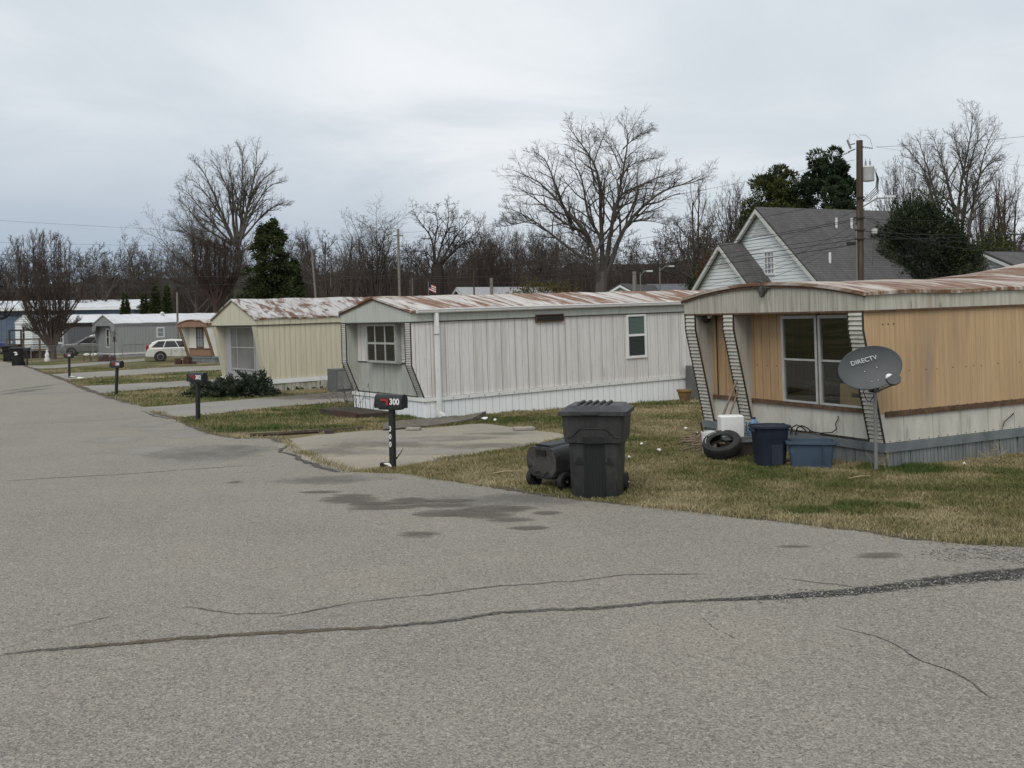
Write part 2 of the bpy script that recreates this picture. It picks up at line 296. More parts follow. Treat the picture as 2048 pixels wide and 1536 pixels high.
m['leaf_olive'] = leafm('olive_brush', (.06, .05, .02), (.09, .075, .025), (.13, .1, .035))
m['leaf_rust'] = leafm('rusty_brush', (.06, .03, .015), (.09, .045, .02), (.13, .07, .03))
t = NT('grass_blades'); v = t.attr(); col = t.mix(t.step(v, 0, .33), (.045, .085, .02), (.122, .127, .044)); col = t.mix(t.step(v, .33, .66), col, (.24, .2, .1)); col = t.mix(t.step(v, .66, 1), col, (.41, .35, .215)); m['blade'] = t.done(col, .8, .15)
# ---------------------------------------------------------------- ground, road, drives
def dryness(x, y):
    n = fbm(x*.55, y*.55, 3)*.65+fbm(x*1.7, y*1.7, 9, 3)*.35
    return np.clip((n-.5)*2.3+.54, 0, 1)
t = NT('lawn_soil'); v = t.attr(); v2 = t.math('ADD', v, t.math('MULTIPLY', t.math('SUBTRACT', t.noise(6, (1, 1, 1), 6, .75), .5), 1.3))
col = t.mix(t.step(v2, .05, .5), (.065, .085, .028), (.125, .112, .055)); col = t.mix(t.step(v2, .5, 1), col, (.24, .2, .12)); col = t.mix(t.step(t.noise(45, (1, 1, 1), 3), .5, .75, 0, .6), col, (.06, .055, .03))
col = t.mix(t.step(t.noise(1.1, (1, 1, 1), 6), .62, .75, 0, .5), col, (.14, .1, .065))
t.bump(t.noise(50, (1, 1, 1), 4), .8, .03); lawn = t.done(col, .95, .05)
xs = np.concatenate([[-900, -500, -300, -180, -120, -80, -60, -50], np.arange(-44, 16, .3), [17, 19, 22, 27, 35, 50, 80, 130, 200, 320, 500, 900]])
ys = np.concatenate([[-300, -120, -60, -30, -15, -5, 0, 4], np.arange(7, 15, .3), [15], np.arange(15.3, 62, .3), [64, 68, 72, 78, 85, 95, 110, 140, 190, 260, 400, 600, 1000]])
X, Y = np.meshgrid(xs, ys); Z = -.0026*(np.clip(Y, 15, 85)-15)
n, k = X.shape; idx = np.arange(n*k).reshape(n, k)
quads = np.stack([idx[:-1, :-1], idx[:-1, 1:], idx[1:, 1:], idx[1:, :-1]], -1).reshape(-1, 4)
gr = np_mesh('ground', np.stack([X, Y, Z], -1).reshape(-1, 3), quads, lawn, tint=dryness(X, Y).ravel()); tag(gr, 'patchy winter lawn, half green and half straw coloured, around the trailers', 'ground', kind='structure')

def resample(P, step, jit, seed=0, closed=True):
    out = []; n = len(P)
    for i in range(n if closed else n-1):
        a, b = Vector(P[i][:2]), Vector(P[(i+1) % n][:2]); L = (b-a).length
        k = max(1, min(160, int(L/step))); nn = Vector((-(b-a).y, (b-a).x))/max(L, 1e-6)
        for j in range(k):
            p = a+(b-a)*j/k; sc = 1 if L < 80 else 0
            o = float(fbm(np.array([p.x*1.3]), np.array([p.y*1.3]), 21+seed, 4)[0]-.5)*2*jit*sc
            out.append((p+nn*o))
    if not closed: out.append(Vector(P[-1][:2]))
    return out
def sheet(name, P, mat, dz, parent=None):
    tris = geometry.tessellate_polygon([[Vector((p.x, p.y, 0)) for p in P]])
    bm = bmesh.new(); vs = [bm.verts.new((p.x, p.y, 0)) for p in P]
    for tr in tris:
        try: bm.faces.new([vs[i] for i in tr])
        except ValueError: pass
    for yy in (15, 85): bmesh.ops.bisect_plane(bm, geom=bm.verts[:]+bm.edges[:]+bm.faces[:], plane_co=(0, yy, 0), plane_no=(0, 1, 0))
    for v_ in bm.verts: v_.co.z = gz(v_.co.y)+dz
    bmesh.ops.recalc_face_normals(bm, faces=bm.faces)
    if sum(f.normal.z for f in bm.faces) < 0: bmesh.ops.reverse_faces(bm, faces=bm.faces)
    me = bpy.data.meshes.new(name); bm.to_mesh(me); bm.free(); me.materials.append(mat)
    o = bpy.data.objects.new(name, me); COL.objects.link(o)
    if parent: o.parent = parent
    return o
def asphalt(name, a, b, pale, spk=1., tint=(.2, .18, .15)):
    t = NT(name)
    col = t.mix(t.step(t.noise(.5, (1, 1, 1), 5), .35, .65), a, b)
    col = t.mix(t.step(t.noise(.23, (1, 1.7, 1), 4), .46, .66, 0, .8), col, tint)
    col = t.mix(t.step(t.noise(.8, (.35, 1, 1), 6, .7), .55, .72, 0, .4), col, tuple(x*.72 for x in a))
    col = t.mix(t.step(t.noise(1.6, (1, 1, 1), 7, .7), .6, .75, 0, .35), col, pale)
    v = t.vor(120, (1, 1, 1)); sp = t.n('ShaderNodeSeparateColor'); t.l(v, sp.inputs[0])
    col = t.mix(t.math('MULTIPLY', t.step(sp.outputs[0], .55, .95), .6*spk), col, pale)
    col = t.mix(t.math('MULTIPLY', t.step(sp.outputs[1], .6, .95), .6*spk), col, (.05, .048, .045))
    v = t.vor(58, (1, 1, 1)); sp2 = t.n('ShaderNodeSeparateColor'); t.l(v, sp2.inputs[0])
    col = t.mix(t.math('MULTIPLY', t.step(sp2.outputs[0], .72, 1.), .55*spk), col, (.08, .076, .07))
    col = t.mix(t.math('MULTIPLY', t.step(sp2.outputs[1], .8, 1.), .45*spk), col, pale)
    t.bump(t.math('ADD', sp.outputs[0], t.math('MULTIPLY', t.noise(9), .6)), .35*spk, .008)
    return t.done(col, .85, .25)
m['asphalt'] = asphalt('worn_asphalt', (.242, .22, .183), (.203, .186, .157), (.43, .4, .345), 1., (.255, .228, .182))
m['old_concrete'] = asphalt('tan_drive_paving', (.305, .27, .212), (.255, .227, .18), (.44, .4, .33), .7, (.345, .3, .23))
m['drive_grey'] = asphalt('grey_drive_paving', (.27, .252, .22), (.23, .216, .19), (.44, .41, .36), .5)

EDGE = [(2048, 1092), (1920, 1085), (1800, 1075), (1700, 1060), (1600, 1047), (1500, 1036), (1400, 1026), (1250, 1010), (1150, 1000), (1080, 988), (1000, 975), (900, 961), (800, 948), (690, 942),
        (640, 925), (570, 890), (550, 876), (480, 877), (425, 868), (385, 852), (352, 837), (305, 825), (280, 814), (240, 801), (195, 787), (160, 774), (130, 760), (100, 750), (72, 739), (40, 729)]
E = [G(*p) for p in EDGE]
far = [E[-1]+Vector((-.55, .84, 0))*d for d in (12, 30, 70)]
lft = [p+Vector((-.86, -.5, 0))*7.5 for p in (far[2], far[0], E[-4], E[-10], E[-17])]
ROADP = [Vector((30, -7.5, 0))]+[Vector((14, 4.2, 0))]+E+far+lft+[Vector((-15, 10, 0)), Vector((-48, 32, 0)), Vector((-60, -30, 0)), Vector((30, -30, 0))]
ROAD = resample(ROADP, .22, .16)
road = sheet('road', ROAD, m['asphalt'], .004); tag(road, 'worn grey asphalt road with damp patches and a broken seam', 'road', kind='structure')
def drive(px, mat, label, dz=.008, jit=.2):
    P = resample([G(*p) for p in px], .25, jit, 5); o = sheet('driveway', P, mat, dz); tag(o, label, 'driveway', kind='structure'); return P
DR = [drive([(690, 944), (620, 922), (560, 898), (566, 880), (640, 869), (720, 862), (850, 856), (960, 848), (1060, 858), (1135, 871), (1090, 886), (990, 903), (880, 920), (800, 935)], m['old_concrete'], 'cracked tan paved drive in front of the white trailer beside mailbox 300'),
      drive([(352, 838), (278, 815), (300, 814), (400, 806), (560, 794), (700, 783), (860, 772), (870, 790), (706, 803), (600, 811), (480, 822), (400, 831)], m['drive_grey'], 'pale grey drive running between the yellow and the white trailer'),
      drive([(197, 788), (150, 771), (175, 772), (260, 768), (390, 761), (520, 755), (540, 763), (400, 771), (300, 778)], m['drive_grey'], 'narrow pale drive just beyond mailbox 304'),
      drive([(132, 760), (88, 748), (115, 748), (220, 742), (330, 735), (480, 730), (480, 738), (330, 746), (250, 751), (180, 756)], m['drive_grey'], 'pale drive leading up to the parked white hatchback'),
      drive([(70, 738), (50, 731), (100, 731), (170, 726), (290, 717), (290, 722), (190, 730), (110, 737)], m['drive_grey'], 'farthest pale drive near the grey car', jit=.05)]
def inpoly(x, y, P):
    c = np.zeros(x.shape, bool); n = len(P)
    for i in range(n):
        a, b = P[i], P[(i+1) % n]
        if a.y == b.y: continue
        c ^= ((a.y > y) != (b.y > y)) & (x < (b.x-a.x)*(y-a.y)/(b.y-a.y)+a.x)
    return c
# seam, cracks and stains: sheets lying on the road
def fade(name, c1, c2, sc=8, thr=.5, soft=.25, dens=1., amp=.9, st=(1, 1, 1)):
    t = NT(name); a = t.math('ADD', t.attr(), t.math('MULTIPLY', t.math('SUBTRACT', t.noise(sc, st, 7, .7), .5), amp))
    msk = t.math('MULTIPLY', t.step(a, thr-soft, thr+soft), dens)
    t.done(t.mix(t.step(t.noise(30), .4, .65), c1, c2), .9, .15); t.l(msk, t.b.inputs['Alpha']); return t.m
m['crack'] = fade('broken_seam', (.04, .037, .034), (.15, .14, .125), 13, .5, .36, 1, 1.9)
m['crack_shadow'] = fade('broken_seam_shadow', (.02, .019, .018), (.1, .095, .088), 11, .42, .3, 1, 1.6)  # broken seam with the shadow of its depth put into the colour
m['crack_faint'] = fade('hairline_crack', (.07, .064, .056), (.15, .138, .12), 9, .66, .4, .75, 2.2)
m['crack_brown'] = fade('muddy_seam', (.1, .075, .052), (.15, .12, .09), 4, .55, .3, .9, 1.6)
m['damp'] = fade('damp_asphalt', (.122, .106, .09), (.148, .13, .113), 2.4, .58, .46, .75, 2.8, (.5, 1.8, 1))
m['pale_patch'] = fade('pale_dusty_asphalt', (.36, .335, .3), (.32, .3, .27), 2, .55, .35, .6, 1.6)
m['dark_patch'] = fade('dark_oily_asphalt', (.15, .14, .125), (.19, .175, .158), 1.3, .72, .4, .5, 2.4)
m['verge'] = fade('dirt_verge', (.13, .105, .075), (.075, .062, .045), 3, .55, .3, .85)
def ribbon(name, pts, wid, mat, dz, parent=road, seg=.06, jit=.04, seed=0, aw=5):
    P = resample(pts, seg, jit, seed, False); n = len(P); V = []; T = []; brk = np.clip(.25+1.5*fbm(np.arange(n)*.07, np.full(n, seed*3.3), seed, 3), .3, 1.15)
    if mat in (m['crack_faint'],) or seed in (6, 7): brk = np.clip((fbm(np.arange(n)*.06, np.full(n, seed*3.3), seed, 3)-.36)*5, 0, 1.1)
    for i, p in enumerate(P):
        d = (P[min(i+1, n-1)]-P[max(i-1, 0)]).normalized(); nn = Vector((-d.y, d.x)); s = i/(n-1)
        p = p+nn*float(rng.normal(0, .22))*(wid if not hasattr(wid, '__len__') else wid[0])
        w = (wid[0]+(wid[1]-wid[0])*s)*(.6+.8*float(fbm(np.array([i*.08]), np.array([seed+.5]), seed, 3)[0])) if hasattr(wid, '__len__') else wid*(.5+float(fbm(np.array([i*.08]), np.array([seed+.5]), seed, 3)[0]))
        for k, e in enumerate(np.linspace(-1, 1, aw)):
            q = p+nn*w*e; V.append((q.x, q.y, gz(q.y)+dz)); T.append((1-abs(e))*1.25*min(1, s*12, (1-s)*12)*brk[i])
    I = np.arange(n*aw).reshape(n, aw)
    return np_mesh(name, V, np.stack([I[:-1, :-1], I[:-1, 1:], I[1:, 1:], I[1:, :-1]], -1).reshape(-1, 4), mat, parent, T)
W2 = lambda L: [G(*p) for p in L]
SEAM = [(-60, 1318), (0, 1310), (150, 1295), (260, 1287), (370, 1276), (480, 1270), (600, 1262), (760, 1255), (900, 1243), (1000, 1226), (1150, 1220), (1300, 1208), (1480, 1200), (1640, 1188), (1760, 1183)]
ribbon('seam', W2(SEAM), (.045, .05), m['crack'], .0075, seed=1)
ribbon('seam', W2([(1380, 1205), (1500, 1199), (1640, 1189), (1760, 1178), (1850, 1166), (1950, 1154), (2048, 1148), (2200, 1130)]), (.03, .27), m['crack_shadow'], .008, seed=2, aw=9)
ribbon('mud_line', W2([(140, 1297), (260, 1288), (370, 1277), (480, 1270), (640, 1262), (800, 1254)]), .055, m['crack_brown'], .0092, seed=3)
ribbon('crack', W2([(500, 1245), (600, 1228), (720, 1205), (860, 1192), (1000, 1172), (1150, 1163), (1250, 1150), (1400, 1150), (1560, 1158), (1680, 1172), (1770, 1184)]), .026, m['crack_faint'], .0072, seed=4)
ribbon('crack', W2([(0, 1268), (120, 1258), (240, 1230), (380, 1214), (480, 1228), (590, 1228)]), .02, m['crack_faint'], .0072, seed=5)
ribbon('crack', W2([(1355, 1219), (1400, 1240), (1440, 1262), (1480, 1290), (1510, 1312), (1515, 1335)]), .012, m['crack'], .0072, seed=6, jit=.2)
ribbon('crack', W2([(1680, 1250), (1780, 1290), (1850, 1325), (1930, 1350), (1990, 1385), (2048, 1400), (2120, 1440)]), .01, m['crack'], .0072, seed=7, jit=.2)
ribbon('crack', W2([(0, 964), (100, 957), (250, 949), (400, 938), (520, 930)]), .016, m['crack'], .0072, seed=8, jit=.03)
ribbon('crack', W2([(0, 851), (120, 846), (240, 838), (340, 833)]), .02, m['crack'], .0072, seed=9, jit=.03)
ribbon('crack', W2([(0, 790), (80, 787), (195, 784)]), .03, m['crack'], .0072, seed=10, jit=.03)
ribbon('crack', W2([(566, 872), (575, 884), (572, 896), (560, 903), (580, 914), (610, 927), (650, 938), (700, 948)]), (.03, .1), m['crack'], .0115, seed=11, jit=.2)
ribbon('crack', W2([(285, 822), (300, 829), (308, 833), (350, 838)]), .05, m['crack'], .0115, seed=12, jit=.1)
ribbon('verge', [E[0]+Vector((2, -1.4, 0))]+E[:13], .11, m['verge'], .0105, seed=13, jit=.1, aw=7)
ribbon('verge', E[15:22], .16, m['verge'], .0125, seed=14, jit=.1, aw=7)
ribbon('verge', E[22:], .2, m['verge'], .0125, seed=15, jit=.1, aw=7)
def blob(name, px, py, rx, ry, mat, dz, ang=0, parent=road):
    c = G(px, py); e = G(px+rx, py); f_ = G(px, py-ry); a = (e-c).length; b = (f_-c).length; n = 26
    g = np.linspace(-1.3, 1.3, n); A, B = np.meshgrid(g, g); V = np.stack([c.x+A*a, c.y+B*b, np.zeros_like(A)], -1).reshape(-1, 3)
    V[:, 2] = [gz(y)+dz for y in V[:, 1]]
    T = (1.-.55*(A**2+B**2)*1.0).clip(-.6, 1).ravel(); T = np.where((np.abs(A) > 1.29) | (np.abs(B) > 1.29), -1, T.reshape(n, n)).ravel()
    I = np.arange(n*n).reshape(n, n)
    return np_mesh(name, V, np.stack([I[:-1, :-1], I[:-1, 1:], I[1:, 1:], I[1:, :-1]], -1).reshape(-1, 4), mat, parent, T)
for i, q in enumerate([(700, 998, 50, 8), (745, 1008, 40, 5), (820, 1003, 42, 6), (780, 1014, 70, 6), (870, 1012, 60, 5), (900, 1027, 62, 7), (985, 1021, 55, 8), (960, 1032, 60, 6), (1040, 1017, 32, 4), (1020, 1041, 45, 5), (1095, 1027, 26, 3.5), (1055, 1057, 38, 4), (838, 1070, 38, 6), (905, 1002, 45, 3.5), (640, 985, 40, 2.5), (470, 965, 16, 2.5), (1755, 1112, 46, 5), (1590, 1094, 32, 2.5)]):
    blob('stain', *q, m['damp'], .006+.0001*i)
for i, q in enumerate([(300, 848, 40, 6), (290, 900, 70, 8), (230, 880, 50, 6), (370, 872, 35, 5), (330, 858, 45, 4)]): blob('stain', *q, m['pale_patch'], .0055+.0001*i)
for i, q in enumerate([(48, 783, 18, 6), (60, 776, 14, 8), (660, 960, 110, 8), (430, 905, 120, 14), (1000, 1000, 180, 14)]): blob('stain', *q, m['dark_patch'], .0048+.0001*i)
blob('stain', 640, 792, 95, 6, m['damp'], .012)
for i, q in enumerate([(760, 890, 120, 7), (900, 878, 110, 5), (960, 893, 90, 6), (680, 905, 90, 8), (1010, 868, 70, 3)]): blob('stain', *q, m['dark_patch'], .0118+.0001*i)
blob('stain', 850, 905, 120, 6, m['pale_patch'], .0126)
blob('stain', 820, 880, 130, 5, m['pale_patch'], .0128)
# gravel spilled along the broken seam
def stones(name, pts, n, spread, rmin, rmax, mat, parent=None):
    P = resample(pts, .05, 0, 0, False); V = []; Fc = []
    base = np.array([(1, 0, 0), (-1, 0, 0), (0, 1, 0), (0, -1, 0), (0, 0, .7), (0, 0, -.7)]); fc = np.array([(0, 2, 4), (2, 1, 4), (1, 3, 4), (3, 0, 4), (2, 0, 5), (1, 2, 5), (3, 1, 5), (0, 3, 5)])
    for i in range(n):
        p = P[rng.integers(len(P))]; r = rng.uniform(rmin, rmax)*rng.uniform(.5, 1); q = base*r*(1+rng.uniform(-.35, .35, (6, 3))); a = rng.uniform(0, 6.3)
        c, s = math.cos(a), math.sin(a); q = q @ np.array([[c, s, 0], [-s, c, 0], [0, 0, 1]])
        x, y = p.x+rng.normal(0, spread), p.y+rng.normal(0, spread); Fc.append(fc+6*i); V.append(q+(x, y, gz(y)+.008+r*.2))
    return np_mesh(name, np.concatenate(V), np.concatenate(Fc), mat, parent)
m['gravel'] = pm('loose_gravel', (.3, .285, .26), (.17, .16, .145), 9, rough=.9)
g = stones('gravel', W2([(1500, 1200), (1700, 1185), (1850, 1170), (2060, 1152), (2200, 1140)]), 620, .08, .005, .017, m['gravel']); tag(g, 'loose gravel in the broken seam of the road', 'gravel', kind='stuff')
g = stones('gravel', W2(SEAM), 380, .035, .003, .008, m['gravel']); tag(g, 'fine crumbs of stone along the seam across the road', 'gravel', kind='stuff')
g = stones('gravel', W2([(1900, 1110), (1980, 1105), (2060, 1110), (2100, 1125)]), 500, .2, .006, .02, m['gravel']); tag(g, 'loose gravel at the lawn corner by the road edge', 'gravel', kind='stuff')

# ---------------------------------------------------------------- trailers
def zprof(kind, ze, zr, W, y):
    q = abs(2*y/W-1)
    return zr-(zr-ze)*q if kind == 'gable' else ze+(zr-ze)*(1-q**2.2)
class Trailer:
    def __init__(s, name, label, base, phi, W, L, ov, zb, zf, ze, zr, z1, kind, mats, fins, rise=1.0, holes=(), zmid=None, group=None):
        s.__dict__.update(locals()); s.r = thing(name, label, 'mobile home', base, R(phi), group, R(rise)); r = s.r
        n = 2 if kind == 'gable' else 14
        prof = [(i*W/n, zprof(kind, ze, zr, W, i*W/n)) for i in range(n+1)]
        # upper body = fascia band and gable, with soffit
        MB().prism([(-.02, zf), (-.02, ze-.045)]+[(y, z-.045) for y, z in prof]+[(W+.02, ze-.045), (W+.02, zf)], -ov, L+.02, 'x').build('fascia', mats['fascia'], r)
        if 'fascia_side' in mats: MB().box(-ov+.004, L, -.032, -.021, zf+.004, ze-.01).build('fascia', mats['fascia_side'], r)
        e = .07; top = [(-e, ze-.02)]+prof+[(W+e, ze-.02)]; low = [(y, z-.05) for y, z in top]
        rb = MB(); nx = 40; xs_ = [-ov-.05+(L+ov+.1)*i/nx for i in range(nx+1)]
        rings = [[Vector((x, y, z+.012*math.sin(x*3.1+y))) for y, z in top+low[::-1]] for x in xs_]
        rb.loft(rings).build('roof', mats['roof'], r)
        MB().box(-ov-.006, L, -.045, -.033, ze-.06, ze-.022).build('drip_edge', mats.get('drip', m['rust_trim']), r)
        fr = [(y, z-.052) for y, z in top]; MB().prism(fr+[(y, z-.035) for y, z in fr[::-1]], -ov-.03, -ov-.002, 'x').build('drip_edge', mats.get('drip', m['rust_trim']), r)
        t_ = MB().box(-ov-.012, L, -.042, -.0325, zf-.022, zf+.006).box(-ov-.012, -ov-.002, -.02, W+.02, zf-.022, zf+.006); t_.build('soffit_trim', mats.get('trim', m['rust_trim']), r)
        for z0, z1_, k in ((zb, zmid or zf, 'low' if zmid else 'side'), (zmid, zf, 'side')):
            if z0 is None: continue
            s.side(z0, z1_, mats[k]); s.side(z0, z1_, mats[k], W-.055)
        MB().box(L-.05, L, .056, W-.056, zb, zf).build('rear_wall', mats['side'], r)
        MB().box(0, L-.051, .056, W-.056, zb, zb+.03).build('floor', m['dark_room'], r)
        # front wall with openings
        zm = s.zfm = mats.get('zfm', zmid or zb)
        for z0, z1_, k in ((zb, zm, 'front_low'), (zm, zf, 'front')):
            if z1_ > z0+.01: s.wall(z0, z1_, holes, mats[k])
        for y0, y1 in fins: s.fin(y0, y1)
        sk = MB(); x = 0
        while x < L:
            w = mats.get('skw', .5)*random.uniform(.75, 1.3); tl = random.uniform(-.016, .016) if mats.get('rough') else 0
            M_ = Matrix.Translation((x, .0, 0)) @ Matrix.Rotation(tl*2.5, 4, 'Y') @ Matrix.Rotation(tl*3, 4, 'X')
            sk.box(0, min(w, L-x)-(.016 if mats.get('rough') else .006), -.015-abs(tl), .015-abs(tl), -.35, zb-.02, M_); x += w
        sk.build('skirting', mats['skirt'], r)
        sk = MB(); y = 0
        while y < W:
            w = mats.get('skw', .5)*random.uniform(.8, 1.2); sk.box(-.015-random.uniform(0, .008), .015, y+.016, min(y+w, W)-.004, -.35, zb-.02); y += w
        sk.build('skirting', mats.get('skirt_front', mats['skirt']), r)
        bh = mats.get('band', .1); MB().box(-.05, L, -.05, -.0155, zb-bh, zb-.004).box(-.05, -.024, -.0155, W+.03, zb-bh, zb-.004).build('skirt_band', mats['bandm'], r)
        if zmid: MB().box(.0, L, -.03, -.001, zmid-.045, zmid+.035).build('sill_trim', m['rust_trim'], r); MB().box(-.035, -.001, fins[0][1] if fins else .1, W-.3, zm-.04, zm+.03).build('sill_trim', m['rust_trim'], r)
    def xf(s, z):
        if z >= s.z1: return -s.ov+.006
        return (-s.ov+.006)*(z-s.zb)/(s.z1-s.zb)
    def side(s, z0, z1, mat, y=0):
        zs = sorted({z0, z1, *( [s.z1] if z0 < s.z1 < z1 else [])}); poly = [(s.xf(z), z) for z in zs]+[(s.L, z1), (s.L, z0)]
        MB().prism(poly, y, y+.055).build('side_wall', mat, s.r)
    def wall(s, z0, z1, holes, mat):
        ys = sorted({.056, s.W-.056, *[h[0] for h in holes], *[h[1] for h in holes]}); zs = sorted({z0, z1, *[z for h in holes for z in h[2:4] if z0 < z < z1]}); b = MB()
        for a, c in zip(ys, ys[1:]):
            for d, e in zip(zs, zs[1:]):
                if any(h[0] < (a+c)/2 < h[1] and h[2] < (d+e)/2 < h[3] for h in holes): continue
                b.add([(0, a, d), (0, c, d), (0, c, e), (0, a, e)], [(0, 3, 2, 1)])
        b.build('front_wall', mat, s.r)
    def fin(s, y0, y1):
        if y0 < .06: y0 = .0
        yy = .0565 if y0 < .06 else y0
        zs = [s.zf-.001, s.z1, s.zb+.001] if s.z1 < s.zf-.01 else [s.zf-.001, s.zb+.001]
        o = .0 if y0 >= .06 else 0
        f = MB().prism([(s.xf(z)+.001, z) for z in zs]+[(-.001, s.zb+.001), (-.001, s.zf-.001)], yy, y1).build('fin', s.mats['inner'], s.r)
        if s.mats.get('lap') is None: return
        path = [Vector((s.xf(z), 0, z)) for z in zs]; c = MB(); d = MB()
        for a, b in zip(path, path[1:]):
            L = (b-a).length; t_ = (b-a)/L; nn = Vector((t_.z, 0, -t_.x))
            if nn.x > 0: nn = -nn
            k = max(1, round(L/s.mats.get('lapw', .1)))
            for i in range(k):
                p, q = a+t_*L*i/k, a+t_*L*(i+1)/k; pts = [p-nn*0, p+nn*.004, q+nn*.022, q]
                c.prism([(v.x, v.z) for v in pts], y0+.014, y1-.014); u_ = t_*.0035; pts = [q+nn*.005-u_, q+nn*.0235-u_, q+nn*.0235+u_*.4, q+nn*.005+u_*.4]; d.prism([(v.x, v.z) for v in pts], y0+.0142, y1-.0142)  # thin dark strips under each lap paint its groove shading
            pts = [a, a+nn*.028, b+nn*.028, b]
            d.prism([(v.x, v.z) for v in pts], y0-.002, y0+.0135).prism([(v.x, v.z) for v in pts], y1-.0135, y1+.004)
        c.build('cladding', s.mats['lap'], f); d.build('edge_trim_lap_shade', m['dark_trim'], f)
def window(parent, plane, a0, a1, z0, z1, cols=(.5,), rows=(.5,), fm='alu', pm_='pane', fw=.045, base=0., proud=.03, mw=.03, panes=None, name='window'):
    """a frame with mullions on a wall plane, and its glass as a sub-part; 'x' looks along -x, 'y' looks along -y"""
    def B(mb, a, b, c, d, p0, p1): return mb.box(base-p1, base-p0, a, b, c, d) if plane == 'x' else mb.box(a, b, base-p1, base-p0, c, d)
    f = MB(); B(f, a0, a1, z0, z0+fw, -.02, proud); B(f, a0, a1, z1-fw, z1, -.02, proud); B(f, a0, a0+fw, z0+fw, z1-fw, -.02, proud); B(f, a1-fw, a1, z0+fw, z1-fw, -.02, proud)
    for c in cols: x = a0+(a1-a0)*c; B(f, x-mw/2, x+mw/2, z0+fw, z1-fw, -.02, proud*.8)
    edges = [a0+fw]+[a0+(a1-a0)*c for c in cols]+[a1-fw]
    for r_ in rows:
        z = z0+(z1-z0)*r_
        for i in range(len(edges)-1): B(f, edges[i]+(mw/2 if i else 0), edges[i+1]-(mw/2 if i < len(edges)-2 else 0), z-mw/2, z+mw/2, -.02, proud*.7)
    o = f.build(name, m[fm], parent)
    cuts = [z0+fw*.6]+[z0+(z1-z0)*r_ for r_ in rows]+[z1-fw*.6]; ps = panes or [pm_]*(len(cuts)-1)
    if panes:
        for i in range(len(cuts)-1): g_ = MB(); B(g_, a0+fw*.6, a1-fw*.6, cuts[i], cuts[i+1]-.001, .004, .008); g_.build('pane', m[ps[i]], o)
    else: g_ = MB(); B(g_, a0+fw*.6, a1-fw*.6, cuts[0], cuts[-1], .004, .008); g_.build('pane', m[pm_], o)
    return o
# ---- the tan trailer in front
B1 = foot(1769, 15.3); HOLES = [(1.38, 2.16, .87, 2.25), (.34, 1.29, .87, 2.25)]
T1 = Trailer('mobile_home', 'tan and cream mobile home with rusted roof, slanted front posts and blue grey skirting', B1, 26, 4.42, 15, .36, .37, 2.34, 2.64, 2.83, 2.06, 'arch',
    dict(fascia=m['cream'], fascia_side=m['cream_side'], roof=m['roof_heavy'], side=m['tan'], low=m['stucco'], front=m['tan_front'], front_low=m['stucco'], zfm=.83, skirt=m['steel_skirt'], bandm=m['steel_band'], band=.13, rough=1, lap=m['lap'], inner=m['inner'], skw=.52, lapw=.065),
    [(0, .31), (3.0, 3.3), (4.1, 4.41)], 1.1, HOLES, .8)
r1 = T1.r
for h in HOLES: window(r1, 'x', h[0]-.03, h[1]+.03, h[2]-.03, h[3]+.03, (), (.5,), pm_='clear', fw=.05, proud=.035)
MB().box(-.03, -.001, 1.29, 1.35, .84, 2.3).build('window_post', m['rust_trim'], r1)
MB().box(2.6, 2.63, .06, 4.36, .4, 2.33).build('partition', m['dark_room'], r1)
# raised addition over the rear part of the roof
for o_ in r1.children:
    if o_.name.startswith('nails'): o_['kind'] = 'stuff'
ad = MB(); nx = 12; rings = []
for i in range(nx+1):
    x = 4.2+10.8*i/nx; k = min(1, i/7.)**1.3*.95
    rings.append([Vector((x, y, zz)) for y, zz in [(-.05+.5*k, 2.66)]+[(.35+j*(4.42-.4)/8, 2.66+(.21*(1-abs(2*j/8-1)**2))+k*(1-abs(2*j/8-1)**1.6)) for j in range(9)]+[(4.45, 2.62)]])
ad.loft(rings).build('roof', m['roof_heavy'], r1)
# eagle ornament on the fascia
eg = MB(); W_ = [(-.02, .03), (.05, .06), (.13, .075), (.2, .06), (.235, .0), (.2, -.03), (.16, -.075), (.12, -.085), (.09, -.13), (.06, -.12), (.045, -.17), (.0, -.2)]
eg.prism([(2.21+a, 2.81+b) for a, b in W_]+[(2.21-a, 2.81+b) for a, b in W_[:0:-1]], -.392, -.366, 'x')
eg.lathe([(0, -.13), (.03, -.11), (.045, -.03), (.04, .05), (.0, .07)], 10, Matrix.Translation((-.4, 2.21, 2.72))).lathe([(0, -.03), (.024, -.012), (.024, .012), (0, .03)], 8, Matrix.Translation((-.42, 2.235, 2.8)))
for sgn in (-1, 1):
    for i in range(4): eg.tube([(-.395, 2.21+sgn*(.05+.03*i), 2.86-.01*i), (-.397, 2.21+sgn*(.07+.04*i), 2.74-.0*i)], .011, 5)
eg.build('eagle_ornament', pm('cast_metal', (.07, .065, .06), (.12, .11, .1), 12, rough=.6, metal=.3), r1)
pl = MB().lathe([(0, 0), (.075, 0), (.085, .04), (.06, .1), (0, .11)], 14, Matrix.Translation((-.2, 4.03, 2.24)) @ Matrix.Rotation(R(70), 4, 'X')).build('porch_light', m['dark_trim'], r1, 40)
MB().lathe([(0, .1), (.03, .1), (.035, .19), (0, .2)], 10, Matrix.Translation((-.2, 4.03, 2.24)) @ Matrix.Rotation(R(70), 4, 'X')).build('bulb', m['lamp_white'], pl, 40)
MB().box(-.004, -.0005, 3.3, 3.34, .86, 2.3).box(-.004, -.0005, 3.95, 3.99, .86, 2.3).build('door_seam', m['dark_trim'], r1)
MB().box(-.03, -.001, 3.42, 3.45, 1.42, 1.5).box(-.03, -.001, 3.5, 3.53, 1.43, 1.5).build('hasp', m['rust_trim'], r1)
nb = MB()
